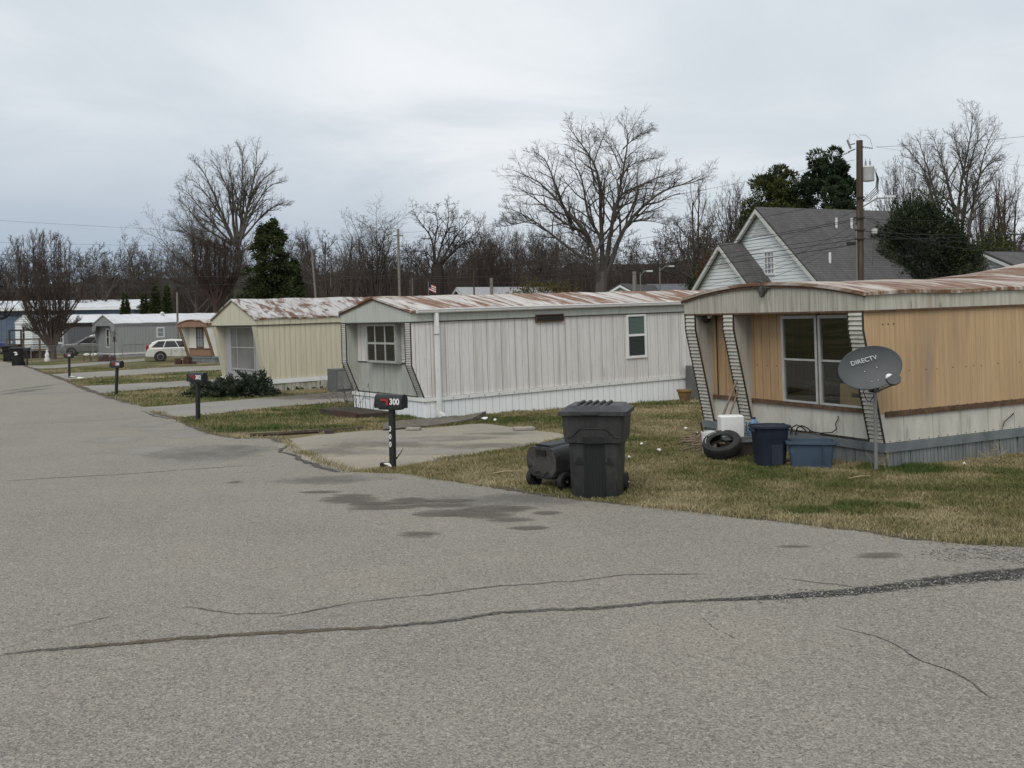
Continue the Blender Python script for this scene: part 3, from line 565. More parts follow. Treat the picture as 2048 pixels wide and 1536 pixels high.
for i in range(60):
    x = .55+i*.17+random.uniform(-.04, .04); z = 1.42+random.uniform(-.015, .015)
    if random.random() < .75: nb.box(x, x+.014, -.006, .001, z, z+.014)
for x in (.11, .22, .0): nb.box(x, x+.02, -.006, .001, 2.12, 2.14)
for i in range(70): nb.box(.08+i*.2, .095+i*.2, -.036, -.029, .835, .85).box(.08+i*.2, .095+i*.2, -.006, .001, .385, .4)
for y in (2.35, 2.6, 2.85): nb.box(-.005, .001, y, y+.015, 1.43, 1.445)
nb.build('nails', m['rust_trim'], r1)['kind'] = 'stuff'
cb = lambda pts, r_=.009: MB().tube(pts, r_, 6).build('cable', m['wire'], r1, 60)
cb([(-.01, .95, .7), (-.03, .93, .66), (-.04, .98, .58), (-.03, .97, .5), (-.05, 1.05, .44), (-.06, 1.3, .41), (-.06, 1.55, .42)])
for y in (1.5, 1.62, 1.95): cb([(-.06, y, .41), (-.09, y+.06, .47), (-.1, y+.18, .5), (-.09, y+.3, .45), (-.08, y+.36, .33)], .011)
cb([(2.75, -.02, .62), (2.6, -.05, .56), (2.5, -.04, .5), (2.47, -.03, .42)], .008)
MB().box(4.35, 4.75, -.02, .01, .52, .62).build('vent', m['dark_trim'], r1)
# ---- the whitewashed trailer
B2 = foot(849, 24.4)
T2 = Trailer('mobile_home', 'whitewashed wood sided mobile home with white skirting, gutter and downspout', B2, 35.8, 3.6, 14, .32, .5, 2.3, 2.6, 2.94, 1.28, 'gable',
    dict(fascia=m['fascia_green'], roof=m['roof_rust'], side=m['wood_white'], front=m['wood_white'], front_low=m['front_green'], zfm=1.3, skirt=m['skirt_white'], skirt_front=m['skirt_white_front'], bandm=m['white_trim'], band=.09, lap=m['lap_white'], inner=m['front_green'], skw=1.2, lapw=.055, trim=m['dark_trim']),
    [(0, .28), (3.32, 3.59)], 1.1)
r2 = T2.r
bay = MB().box(-.13, -.001, 1.02, 2.56, 1.28, 2.27).build('bay_box', m['alu'], r2)
window(r2, 'x', 1.04, 2.54, 1.3, 2.26, (.36, .7), (.5,), fw=.05, base=-.131, mw=.05)
for y0, y1 in ((.72, 1.0), (2.58, 2.84)):
    c = MB()
    for i in range(12): z = 1.32+i*.078; c.prism([(0, z), (-.022, z+.002), (-.006, z+.076), (0, z+.076)], y0, y1)
    c.build('cladding', m['lap_white'], r2)
MB().box(-.016, -.001, .29, 3.31, 1.275, 1.3).build('sill_trim', m['dark_trim'], r2)
gt = [(-.048, 2.5), (-.05, 2.58), (-.16, 2.6), (-.165, 2.575), (-.15, 2.56), (-.145, 2.52), (-.12, 2.495)]
MB().prism(gt, -.2, 13.8, 'x').build('gutter', m['white_trim'], r2)
ds = MB().box(.28, .37, -.135, -.055, .14, 2.5).prism([(-.135, .14), (-.055, .14), (-.12, .0), (-.3, .06), (-.28, .12)], .28, .37, 'x'); ds.build('downspout', m['white_trim'], r2)
MB().box(.27, .38, -.14, -.05, 1.98, 2.0).build('downspout_strap', m['galv'], r2)
window(r2, 'y', 3.32, 4.22, 2.17, 2.37, (), (), fm='rust_trim', fw=.022, base=-.03)
window(r2, 'y', 6.4, 7.14, 1.08, 2.29, (), (.52,), fm='white_trim', fw=.07, panes=['pane_blind2', 'pane_blind'], mw=.06, proud=.035)
nb = MB()
for i in range(30): nb.box(.3+i*.45, .33+i*.45, -.056, -.049, .445, .465)
nb.build('screws', m['galv'], r2)['kind'] = 'stuff'
# ---- yellow trailer
B3 = foot(532.7, 35.6)
T3 = Trailer('mobile_home', 'pale yellow mobile home with patchy rusted roof behind a juniper', B3, 38, 3.85, 14, .34, .42, 2.3, 2.56, 3.24, 2.28, 'gable',
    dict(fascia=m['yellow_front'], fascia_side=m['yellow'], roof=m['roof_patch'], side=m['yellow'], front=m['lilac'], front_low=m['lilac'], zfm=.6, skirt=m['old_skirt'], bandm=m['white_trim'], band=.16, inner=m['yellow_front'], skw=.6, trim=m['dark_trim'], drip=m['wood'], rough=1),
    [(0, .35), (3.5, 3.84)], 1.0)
r3 = T3.r
window(r3, 'x', .85, 2.95, .7, 2.25, (.72,), (.52,), pm_='pane_grey', fw=.05)
for i in range(9): x = .05+i*random.uniform(.28, .36); MB().add([(x, -.05, 0), (x+random.uniform(.05, .25), -.05, 0), (x+random.uniform(.02, .15), -.05, random.uniform(.05, .14))], [(0, 1, 2)]).build('painted_skirt_hole', m['dark_trim'], r3)  # flat dark triangles on the skirting paint the darkness of holes
# ---- brown and white trailer
B4 = foot(430, 65.5)
T4 = Trailer('mobile_home', 'small brown and white mobile home with arched front, past the yellow one', B4, 46, 3.5, 12, .57, .4, 2.3, 2.58, 2.78, 2.25, 'arch',
    dict(fascia=m['brown'], roof=m['roof_rust'], side=m['white_wall'], front=m['white_wall'], front_low=m['brown'], zfm=.9, skirt=m['steel_skirt'], bandm=m['steel_band'], band=.14, lap=m['lap_brown'], inner=m['white_wall'], skw=.6, lapw=.16),
    [(0, .3), (3.2, 3.49)], .6)
window(T4.r, 'x', 1.35, 2.25, .92, 2.28, (.5,), (.5,), fm='rust_trim', pm_='pane_lite', fw=.1)
MB().box(-.03, -.001, .3, 3.2, .86, .92).build('sill_trim', m['rust_trim'], T4.r)
# ---- grey trailer
B5 = foot(238, 81.6)
T5 = Trailer('mobile_home', 'grey mobile home with pale metal roof and hooded front gable', B5, 47, 3.6, 15, .35, .35, 2.5, 2.72, 3.4, 2.48, 'gable',
    dict(fascia=m['grey_wall'], roof=m['roof_white'], side=m['grey_wall'], front=m['grey_wall'], front_low=m['grey_wall'], skirt=m['grey_skirt'], bandm=m['white_trim'], band=.14, inner=m['grey_wall'], skw=1., drip=m['grey_wall'], trim=m['grey_dark']),
    [(0, .1)], .5)
MB().prism([(-.1, 2.5), (-.1, 2.12), (.05, 2.02), (.42, 2.1), (.6, 2.5)], -.4, -.36, 'x').prism([(3.7, 2.5), (3.7, 2.12), (3.55, 2.02), (3.18, 2.1), (3., 2.5)], -.4, -.36, 'x').build('hood', m['grey_wall'], T5.r)
window(T5.r, 'x', 1.5, 2.1, .75, 2.3, (), (.55,), fm='white_trim', fw=.1)
MB().box(-.02, -.001, 1.2, 1.45, .75, 2.3).box(-.02, -.001, 2.15, 2.4, .75, 2.3).build('shutter', m['lilac'], T5.r)
window(T5.r, 'y', 3.2, 3.9, 1.45, 2.3, (), (.5,), fm='white_trim', pm_='pane_lite', fw=.1)
MB().box(3.2, 3.9, -.02, -.002, .55, 1.4).build('panel', m['lilac'], T5.r)
MB().lathe([(.14, 0), (.14, .22), (.2, .24), (.06, .36), (0, .36)], 12, Matrix.Translation((4.5, 1.4, 3.2))).build('roof_vent', m['lamp_white'], T5.r)
# ---- dark front trailer and white trailer beyond
T6 = Trailer('mobile_home', 'dark grey mobile home behind the upright bare tree', foot(140, 97), 50, 3.7, 15, .3, .3, 2.5, 2.9, 3.5, 2.48, 'gable',
    dict(fascia=m['dark_trim'], roof=m['roof_white'], side=m['grey_dark'], front=m['grey_dark'], front_low=m['grey_dark'], skirt=m['grey_dark'], bandm=m['grey_dark'], inner=m['grey_dark'], skw=1., drip=m['dark_trim']), [(0, .1)], .3)
window(T6.r, 'x', 1.2, 2.2, .9, 2.1, (.5,), (.5,), fm='white_trim', fw=.12)
T7 = Trailer('mobile_home', 'white clapboard mobile home at the far end of the road', foot(66, 108), 50, 3.9, 14, .05, .5, 2.9, 3.1, 3.8, 2.88, 'gable',
    dict(fascia=m['clap'], roof=m['roof_white'], side=m['clap'], front=m['clap'], front_low=m['clap'], skirt=m['clap'], bandm=m['white_trim'], inner=m['clap'], skw=1., drip=m['white_trim'], trim=m['white_trim']), [], .3)
window(T7.r, 'x', 1.6, 2.4, 1.2, 2.7, (), (.5,), fm='white_trim', fw=.12)
# ---- blue metal building far behind
P = at(228, 613, 170); b0 = foot(270, 120); bl = thing('metal_building', 'long blue metal building with pale roof behind the far trailers', 'building', b0, R(8))
MB().box(-45, -.1, .1, 13.9, -.5, 4.6).build('wall', m['blue_metal'], bl)
MB().prism([(-.4, 4.55), (7, 5.55), (14.4, 4.55), (14.4, 4.7), (7, 5.72), (-.4, 4.75)], -45.4, .3, 'x').build('roof', m['roof_white'], bl)
MB().box(-8, -6.5, -.05, .08, .5, 3.9).build('door', m['dark_trim'], bl)
MB().box(.301, .42, -.4, 14.4, 4.35, 4.55).box(-45, .3, -.5, -.41, 4.4, 4.65).build('fascia', m['white_trim'], bl)

# ---------------------------------------------------------------- white clapboard house
hb = at(1524, 640, 60); hb.z = 0; hs = thing('house', 'white clapboard house with steep grey shingle roofs', 'house', hb, R(22))
def gable_block(x0, L, hw, ap, tl, tr, wall):
    """ridge along local x; the gable end faces local -x, left foot at y=+hw, right foot at y=-hw"""
    pr = (ap-3.2)/hw
    MB().prism([(hw, -.2), (hw, ap-hw*tl), (0, ap), (-hw, ap-hw*tr), (-hw, -.2)], x0, x0+L, 'x').build('wall', wall, hs)
    for sgn, tt in ((1, tl), (-1, tr)):
        e = hw+.35; MB().prism([(0, ap+.06), (sgn*e, ap+.06-e*tt), (sgn*e, ap+.2-e*tt), (0, ap+.2)], x0-.35, x0+L+.3, 'x').build('roof', m['shingle'], hs)
        MB().prism([(0, ap-.18), (sgn*e, ap-.18-e*tt), (sgn*e, ap+.055-e*tt), (0, ap+.055)], x0-.38, x0-.2, 'x').build('bargeboard', m['house_trim'], hs)
    v = MB(); zz = ap-.75
    for i in range(7): w = (i+1)*.1/tl*.95; v.box(x0-.03, x0-.002, -w, w, zz-.12*i+.05, zz-.12*i+.12)
    v.build('gable_vent', m['house_trim'], hs)
ap = 8.4
gable_block(0, 12.5, 5.6, ap, .82, .82, m['clap'])
wq = Matrix.Translation(hb) @ Matrix.Rotation(R(22), 4, 'Z'); rd = Vector((math.cos(R(22)), math.sin(R(22)), 0)); a5, b5 = ray(1539, 526); dv = Vector((a5, 1, b5)); wc0 = wq.inverted() @ (Vector((0, 0, H))+dv*((hb-Vector((0, 0, H))).dot(rd)/dv.dot(rd)))
window(hs, 'x', wc0.y-.52, wc0.y+.52, wc0.z-.7, wc0.z+.7, (.33, .67), (.25, .5, .75), fm='white_trim', pm_='pane_lite', fw=.12, proud=.05, mw=.045)
# the lower front gable, set to the left
hm = Matrix.Translation(hb) @ Matrix.Rotation(R(22), 4, 'Z'); rd = Vector((math.cos(R(22)), math.sin(R(22)), 0)); a5, b5 = ray(1485, 493); dv = Vector((a5, 1, b5)); J = Vector((0, 0, H))+dv*((hb-Vector((0, 0, H))).dot(rd)/dv.dot(rd))
def ppx(P): return CX+F*((P.x*cr-(P.z-H)*sr)/P.y)
ll = next(l for l in np.linspace(.1, 6, 400) if ppx(J-rd*l) <= 1447); q = hm.inverted() @ (J-rd*ll)
oy = q.y; ox = q.x
MB().prism([(oy+3.4, -.2), (oy+3.4, q.z-3.4*.86), (oy, q.z), (oy-3.4, q.z-3.4*.86), (oy-3.4, -.2)], ox, -.01, 'x').build('wall', m['clap'], hs)
for sgn in (1, -1):
    e = 3.75; MB().prism([(oy, q.z+.06), (oy+sgn*e, q.z+.06-e*.86), (oy+sgn*e, q.z+.2-e*.86), (oy, q.z+.2)], ox-.35, 1.2, 'x').build('roof', m['shingle'], hs)
    MB().prism([(oy, q.z-.18), (oy+sgn*e, q.z-.18-e*.86), (oy+sgn*e, q.z+.055-e*.86), (oy, q.z+.055)], ox-.38, ox-.2, 'x').build('bargeboard', m['house_trim'], hs)
v = MB()
for i in range(6): w = (i+1)*.1; v.box(ox-.03, ox-.002, oy-w, oy+w, q.z-.7-.12*i, q.z-.63-.12*i)
v.build('gable_vent', m['house_trim'], hs)
for x, y in ((4.2, -1.5), (5.3, -1.5), (1.5, -4.2)): MB().tube([(x, y, ap-.82*abs(y)), (x, y, ap-.82*abs(y)+.75)], .07, 8).build('vent_pipe', m['pipe_white'], hs)
# small roofs far behind
def small_house(px, py, D, w, h, label, yaw, wall='clap', roof='shingle', L=9):
    p = at(px, py, D); o = thing('small_house', label, 'house', (p.x, p.y, 0), R(yaw)); z = p.z
    MB().prism([(w/2, -.3), (w/2, z-h), (0, z), (-w/2, z-h), (-w/2, -.3)], 0, L, 'x').build('wall', m[wall], o)
    for sg in (1, -1): e = w/2+.4; MB().prism([(0, z+.03), (sg*e, z+.03-e*2*h/w), (sg*e, z+.18-e*2*h/w), (0, z+.18)], -.3, L+.3, 'x').build('roof', m[roof], o)
    for sg in (1, -1): e = w/2+.4; MB().prism([(0, z-.15), (sg*e, z-.15-e*2*h/w), (sg*e, z+.025-e*2*h/w), (0, z+.025)], -.34, -.2, 'x').build('bargeboard', m['white_trim'], o)
    return o
small_house(1975, 509, 62, 6, 1.2, 'low white house with grey roof beside the dark holly tree', 20)
small_house(1243, 571, 88, 5, 1.3, 'small gabled house half hidden behind the white trailer roof', 60)
small_house(918, 578, 100, 5, 1.0, 'low grey roofed house far behind the flag', 20, 'grey_dark', 'grey_wall')
small_house(1300, 572, 95, 6, .8, 'long dark roofed shed left of the white house', 12, 'grey_dark', 'grey_dark', 14)
# ---------------------------------------------------------------- mailboxes
def mailbox(px, D, base_py, num, label, lean=0., post=False, sc=1., flag=True, yaw=62):
    b = foot(px, D); o = thing('mailbox', label, 'mailbox', b, R(yaw), 'mailboxes along the road'); o.rotation_euler = (0, lean, R(yaw))
    # local +y points at the road, local -x faces the camera
    ph = .92*sc
    MB().box(-.04, .04, -.04, .04, -.1, ph).build('post', m['black'], o, bevel=.004)
    MB().box(-.075, .075, -.17, .2, ph+.001, ph+.025).build('bracket', m['black'], o)
    z = ph+.026; pr = [(-.085, z), (.085, z), (.085, z+.13)]+[(.085*math.cos(t), z+.13+.085*math.sin(t)) for t in np.linspace(.3, PI-.3, 7)]+[(-.085, z+.13)]
    pr = [(a, c) for a, c in pr]; MB().add(*prism_xz(pr, -.24, .25)).build('box', m['black'], o, 35)
    pr2 = [(a*1.05, z+(c-z)*1.03-.003) for a, c in pr]; d = MB().add(*prism_xz(pr2, .251, .268)).build('door', m['black'], o, 35)
    MB().box(-.02, .02, .268, .29, z+.16, z+.185).build('handle', m['black'], d)
    if flag:
        MB().prism([(.0, z+.115), (.14, z+.115), (.14, z+.145), (.0, z+.145)], -.105, -.1, 'x').prism([(.0, z+.05), (.045, z+.05), (.045, z+.145), (.0, z+.145)], -.106, -.1001, 'x').build('flag', m['red'], o)
    A = basis((0, -1, 0), (0, 0, 1), (-1, 0, 0), (-.0875, -.105, z+.1))
    if num: text(num, .13, m['letter'], o, A, bold=.004, sx=.95)
    if post:
        for i, c in enumerate('300'): text(c, .11, m['letter'], o, basis((0, -1, 0), (0, 0, 1), (-1, 0, 0), (-.042, .012, .62-.12*i)), bold=.003, sx=.8)
    return o
def prism_xz(poly, y0, y1):
    q = MB().prism(poly, y0, y1, 'y'); return q.v, q.f
mailbox(782, 16.1, 935, '300', 'black mailbox numbered 300 on a black post with white digits down its side', 0, True)
mailbox(394, 25., 838, '302', 'black mailbox numbered 302 on a post before the dark juniper')
mailbox(231, 35.2, 787, '304', 'tilting black mailbox numbered 304 beyond number 302', .055)
mailbox(138, 48.5, 755, '306', 'black mailbox numbered 306 beside a far drive')
mailbox(54, 66, 730, '', 'tiny far mailbox beside the black wheeled bin', flag=False)

# ---------------------------------------------------------------- wheeled carts
def rrect(hx, y0, y1, z, r=.07, n=4):
    out = []
    for cx, cy, a0 in ((hx-r, y1-r, 0), (-hx+r, y1-r, 90), (-hx+r, y0+r, 180), (hx-r, y0+r, 270)):
        for i in range(n+1): a = R(a0+90*i/n); out.append(Vector((cx+r*math.cos(a), cy+r*math.sin(a), z)))
    return out
def cart(loc, yaw, label, lidless=False, mat='cart', group=None, fr=1., r=.07):
    o = thing('wheeled_bin', label, 'trash can', loc, yaw, group)
    prof = [(.30, -.30, .25, 0), (.305, -.31, .27, .03), (.325, -.335, .31, .55), (.33, -.345, .33, .72), (.335, -.35, .34, .78)]
    body = MB().loft([rrect(a, b*fr, c, z, r, 7) for a, b, c, z in prof]).build('body', m[mat], o, 40)
    col = [(.342, -.352, .34, .70), (.372, -.385, .36, .715), (.385, -.40, .38, .82), (.40, -.42, .42, 1.06), (.385, -.40, .4, 1.062)]
    MB().loft([rrect(a, b*fr, c, z, r, 7) for a, b, c, z in col]).build('collar', m[mat], o, 40)
    if fr < 1: parts_ = False
    else: parts_ = True
    if parts_:
     ch = MB().box(-.13, .135, -.349, -.2, .0, .705).build('front_channel', m['cart_dark'], o)  # slab, not a recess: near-black colour stands in for the channel's shade
     rb = MB()
     for x in (-.1, -.06, -.02, .02, .06, .1): rb.box(x-.006, x+.006, -.356, -.348, .02, .7)
     rb.build('ribs', m['cart_dark'], ch)
     MB().box(-.125, .13, -.405, -.352, .71, .79).build('channel_head', m['cart_dark'], o)  # same near-black colour paints the shade at the channel top
     sc_ = MB(); arc = [(-.33, .78), (-.26, .795), (-.2, .86), (-.15, .90), (.15, .90), (.2, .86), (.26, .795), (.33, .78)]
     sc_.tube([(x, -.405-.1*(z-.82)-.0, z) for x, z in arc], .007, 5); sc_.build('moulding', m['cart_dark'], o)
     for x in (-.19, .19): MB().box(x-.05, x+.05, -.345, -.325, .44, .47).lathe([(0, -.01), (.028, -.01), (.028, .01), (0, .01)], 10, Matrix.Translation((x, -.33, .495)) @ Matrix.Rotation(R(90), 4, 'X')).build('grip_pocket', m['cart_dark'], o)
    if not lidless:
        l = [(.41, -.44, .45, 1.05), (.435, -.47, .46, 1.065), (.435, -.47, .46, 1.115), (.40, -.43, .43, 1.13), (.34, -.34, .36, 1.175), (.33, -.32, .34, 1.18)]
        lid = MB().loft([rrect(a, b, c, z, .05) for a, b, c, z in l]).build('lid', m[mat], o, 30)
        r_ = MB()
        for i in range(5): r_.tube([(-.2+.09*i, -.3, 1.17), (-.2+.09*i, -.25, 1.195), (-.2+.09*i, .2, 1.195), (-.2+.09*i, .3, 1.17)], .02, 6)
        r_.build('lid_ribs', m[mat], lid, 50); MB().box(-.14, .08, -.487, -.468, 1.075, 1.105).build('lid_lip', m[mat], lid, bevel=.004)
    MB().tube([(-.3, .36, .98), (-.3, .46, 1.02), (.3, .46, 1.02), (.3, .36, .98)], .017, 8).build('handle', m['cart_dark'], o, 50)
    for sx in (-1, 1):
        A = Matrix.Translation((sx*.31, .3, .125)) @ Matrix.Rotation(R(90), 4, 'Y')
        w = MB().lathe([(.075, -.04), (.118, -.04), (.125, -.025), (.125, .025), (.118, .04), (.075, .04), (.075, -.04)], 24, A).build('wheel', m['rubber'], o, 40)
        s_ = MB().lathe([(0, -.03), (.03, -.045), (.03, .045), (0, .045)], 12, A)
        for k in range(6):
            B = A @ Matrix.Rotation(k*PI/3, 4, 'Z'); s_.box(.02, .08, -.014, .014, -.03, .03, B)
        s_.build('rim', m['cart_dark'], w, 40); MB().lathe([(0, .046*sx), (.013, .046*sx), (.01, .055*sx), (0, .056*sx)], 8, A).build('hub_cap', m['chrome'], w)
    MB().tube([(-.36, .3, .125), (.36, .3, .125)], .012, 8).build('axle', m['galv'], o)
    return o
c1 = G(1197, 996); cart((c1.x+.02, c1.y+.25, 0), R(-13), 'charcoal wheeled trash cart standing upright at the lawn edge')
tip = cart((0, 0, 0), 0, 'charcoal wheeled trash cart tipped on its back behind the upright one', True, fr=.5, r=.15)
th = R(40); a_ = Vector((math.cos(th), math.sin(th), .05)).normalized(); dn = Vector((0, 0, -1)); yb = (dn-a_*dn.dot(a_)).normalized(); xb = yb.cross(a_)
pt = at(1083, 925, 13.9); tip.matrix_basis = basis(xb, yb, a_, Vector((pt.x, pt.y, .415)))
sh = [(-.29, .08), (-.25, .14), (-.2, .1), (-.15, .2), (-.05, .17), (.05, .22), (.12, .16), (.2, .23), (.29, .14), (.295, 0), (.25, -.1), (.14, -.145), (-.14, -.145), (-.25, -.1), (-.295, 0)]
MB().prism(sh, -.012, -.003, 'z').build('broken_base', m['cart_dirty'], tip); MB().box(-.08, .12, -.12, -.05, -.03, -.013).build('base_handle', m['cart_dark'], tip)
MB().prism([(-.16, -.158), (-.13, -.182), (.13, -.182), (.17, -.158)], .04, 1.0, 'z').build('torn_lid', m['cart_dark'], tip)
c2 = G(36, 731); fb = cart((c2.x, c2.y, c2.z), R(10), 'black wheeled bin with a white emblem beside the far road edge', mat='cart_dark')
emb = MB().prism([(-.16, .86), (-.02, .9), (.1, .84), (.04, .8), (.14, .72), (.0, .66), (-.12, .7), (.02, .74), (-.04, .8)], -.425, -.418, 'y'); emb.build('emblem', m['letter'], fb)
c3 = foot(16, 76); cart(c3, R(25), 'dark wheeled bin by the blue van at the far left', mat='cart_dark')

# ---------------------------------------------------------------- satellite dish
db = G(1752, 944); sd = thing('satellite_dish', 'grey oval satellite dish on a steel pole in front of the tan trailer', 'satellite dish', db)
top = 1.2; MB().tube([(0, 0, -.15), (.005, 0, top)], .027, 14).build('pole', m['galv'], sd, 50)
MB().lathe([(.0285, .42), (.031, .42), (.031, .46), (.0285, .46)], 14).build('pole_joint', m['galv'], sd)
# reflector: shallow oval bowl that looks towards the camera side and up
aim = Vector((-.18, -.90, .30)).normalized(); rt = Vector((0, 0, 1)).cross(aim).normalized(); up = aim.cross(rt)
rt, up = (rt*math.cos(R(13))+up*math.sin(R(13))), (up*math.cos(R(13))-rt*math.sin(R(13)))
ctr = Vector((-.1, -.09, 1.5)); Md = basis(rt, up, aim, ctr)
V = []; Fc = []; nr, na = 10, 48
for side_ in (0, 1):
    for i in range(nr+1):
        r_ = i/nr
        for j in range(na):
            a = 2*PI*j/na; V.append(Md @ Vector(((.44)*r_*math.cos(a), .31*r_*math.sin(a), .055*r_*r_-(.012 if side_ else 0)+(.006 if i == nr and not side_ else 0))))
st = (nr+1)*na
for s_ in (0, st): Fc += [(s_+i*na+j, s_+i*na+(j+1) % na, s_+(i+1)*na+(j+1) % na, s_+(i+1)*na+j) for i in range(nr) for j in range(na)]
Fc += [(nr*na+j, nr*na+(j+1) % na, st+nr*na+(j+1) % na, st+nr*na+j) for j in range(na)]
rf = MB().add(V, Fc).build('reflector', m['dish'], sd, 35)
rim = MB().tube([Md @ Vector((.442*math.cos(a), .312*math.sin(a), .054)) for a in np.linspace(0, 2*PI, 60)], .007, 6); rim.build('rim', m['dish'], rf, 60)
text('DIRECTV', .09, m['letter_grey'], rf, Md @ basis((math.cos(.05), math.sin(.05), 0), (-math.sin(.05), math.cos(.05), 0), (0, 0, 1), (-.05, .125, .034)), bold=.001, sx=1.05)
bo = MB()
for x, y in ((-.08, -.03), (.1, -.01), (-.03, -.2), (.06, -.2)): bo.lathe([(0, .004), (.007, .004), (.007, .014), (0, .016)], 8, Md @ Matrix.Translation((x, y, .055*((x/.465)**2+(y/.3)**2)-.003)))
bo.build('bolts', m['chrome'], rf)
MB().box(-.06, .06, -.02, .09, 1.15, 1.4, Matrix.Rotation(R(0), 4, 'Z')).build('mount', m['dark_trim'], sd)
e0 = Md @ Vector((.1, -.32, -.03)); e1 = Md @ Vector((.22, -.36, .33))
MB().tube([(0, 0, 1.15), e0, e1], .018, 8).build('feed_arm', m['galv'], sd, 50)
fm_ = Md @ basis((math.cos(.3), math.sin(.3), 0), (-math.sin(.3), math.cos(.3), 0), (0, 0, 1), (.2, -.3, .30))
MB().prism([(-.095, .055), (.09, .065), (.095, -.03), (.05, -.085), (-.03, -.085), (-.09, -.03)], 0, .07, 'z').build('feed_head', m['dish'], sd, bevel=.006, M=fm_)
MB().lathe([(0, -.09), (.045, -.08), (.055, -.04), (.045, 0), (0, .01)], 14, fm_ @ Matrix.Translation((-.02, .06, .02))).build('feed_horn', m['white_plastic'], sd, 50)
MB().tube([(0, .0, 1.12), (-.08, -.03, 1.02), (-.14, -.05, 1.05), (-.17, -.02, 1.16), (-.14, .02, 1.22)], .007, 6).build('cable', m['wire'], sd, 50)

# ---------------------------------------------------------------- things dumped in front of the tan trailer
def round_bin(px, py):
    b = G(px, py); o = thing('storage_bin', 'tall navy blue plastic bin between the tyre and the blue tub', 'bin', b, R(12)); n = 24
    rings = []
    for hw, z in ((.2, 0), (.205, .02), (.235, .42), (.245, .43), (.255, .6)): rings.append(rrect(hw, -hw, hw, z, hw*.62, 5))
    MB().loft(rings[:3]+[rrect(.238, -.238, .238, .425, .15, 5), rings[4]]).build('body', m['navy'], o, 40)
    MB().loft([rrect(.258, -.258, .258, .585, .16, 5), rrect(.285, -.285, .285, .59, .17, 5), rrect(.285, -.285, .285, .62, .17, 5), rrect(.265, -.265, .265, .622, .16, 5), rrect(.25, -.25, .25, .55, .15, 5)], True).build('rim', m['navy'], o, 40)
    MB().box(-.08, .1, -.232, -.2, .04, .34).build('front_panel', m['navy'], o, bevel=.006); MB().box(-.3, -.255, -.08, .08, .53, .58).build('handle', m['navy'], o)
round_bin(1540, 931)
b = G(1622, 933); tb = thing('storage_tub', 'open faded blue storage tub beside the navy bin', 'tub', b, R(-14))
MB().loft([rrect(.29, -.2, .2, 0, .05), rrect(.34, -.235, .235, .38, .06), rrect(.325, -.22, .22, .38, .05), rrect(.28, -.185, .185, .06, .04)]).build('body', m['tub'], tb, 40)
MB().loft([rrect(.345, -.24, .24, .355, .06), rrect(.37, -.262, .262, .36, .07), rrect(.37, -.262, .262, .395, .07), rrect(.335, -.23, .23, .396, .06), rrect(.328, -.225, .225, .35, .055)], False).build('rim', m['tub'], tb, 40)
MB().box(.3, .372, -.1, .1, .33, .356).build('handle', m['tub'], tb); MB().box(.16, .165, -.262, -.19, .05, .35).build('ridge', m['tub'], tb)
b = G(1450, 922); ty = thing('tyre', 'worn black car tyre leaning in front of the white box', 'tyre', b); ty.rotation_euler = (R(24), R(-15), 0); ty.location = b+Vector((0, .2, .235))
MB().lathe([(.185, -.07), (.2, -.085), (.265, -.1), (.3, -.085), (.31, -.06), (.31, .06), (.3, .085), (.265, .1), (.2, .085), (.185, .07), (.2, .05), (.28, .05), (.28, -.05), (.2, -.05), (.185, -.07)], 44).build('casing', m['rubber'], ty, 30)
tr_ = MB()
for z in (-.045, -.02, .005, .03): tr_.lathe([(.3105, z), (.3125, z+.003), (.3125, z+.014), (.3105, z+.017)], 44)
tr_.build('tread', m['rubber'], ty); cu = MB()
for i in range(14):
    a = R(95+i*6); 
    if i in (6, 7): continue
    cu.box(.245, .258, -.007, .007, .0965, .1005, Matrix.Rotation(a, 4, 'Z'))
cu.build('side_marks', m['letter_grey'], ty)
st_ = at(1478, 905, 16.9); sb = thing('side_table', 'small dark table behind the leaning tyre', 'table', (st_.x, st_.y, 0), R(15))
MB().box(-.34, .42, -.2, .2, .29, .33).build('table_top', m['ac'], sb)
for x in (-.3, .38):
    for y in (-.16, .16): MB().box(x-.02, x+.02, y-.02, y+.02, 0, .289).build('leg', m['dark_trim'], sb)
MB().box(-.28, .36, -.14, .15, .02, .2).build('shelf', m['dark_trim'], sb)
tag(MB().loft([rrect(.19, -.11, .11, 0, .03), rrect(.195, -.115, .115, .05, .03), rrect(.195, -.115, .115, .32, .03), rrect(.17, -.09, .09, .345, .03)]).build('plastic_box', m['white_plastic'], None, 40), 'white plastic box with rounded edges on the small table', 'box').matrix_basis = Matrix.Translation((st_.x-.13, st_.y-.02, .331)) @ Matrix.Rotation(R(8), 4, 'Z')
jg = thing('blue_jug', 'light blue plastic jug beside the white box', 'jug', (st_.x+.25, st_.y-.0, .331), R(10))
MB().loft([rrect(.08, -.07, .07, 0, .03), rrect(.085, -.075, .075, .17, .03), rrect(.05, -.045, .045, .24, .02), rrect(.035, -.03, .03, .27, .015)]).build('body', m['sky_plastic'], jg, 40)
MB().tube([(-.06, 0, .06), (-.13, 0, .09), (-.13, 0, .2), (-.04, 0, .23)], .014, 8).build('handle', m['sky_plastic'], jg, 50); MB().lathe([(0, .27), (.03, .27), (.03, .3), (0, .3)], 12).build('cap', m['navy'], jg, 40)
b = G(1420, 905); bk = thing('bucket', 'white plastic bucket behind the leaning tyre', 'bucket', (b.x, b.y, 0))
MB().lathe([(0, 0), (.12, 0), (.14, .3), (.146, .3), (.146, .33), (.15, .33), (.15, .35), (.135, .35), (.115, .02), (0, .02)], 22).build('body', m['white_plastic'], bk, 40)
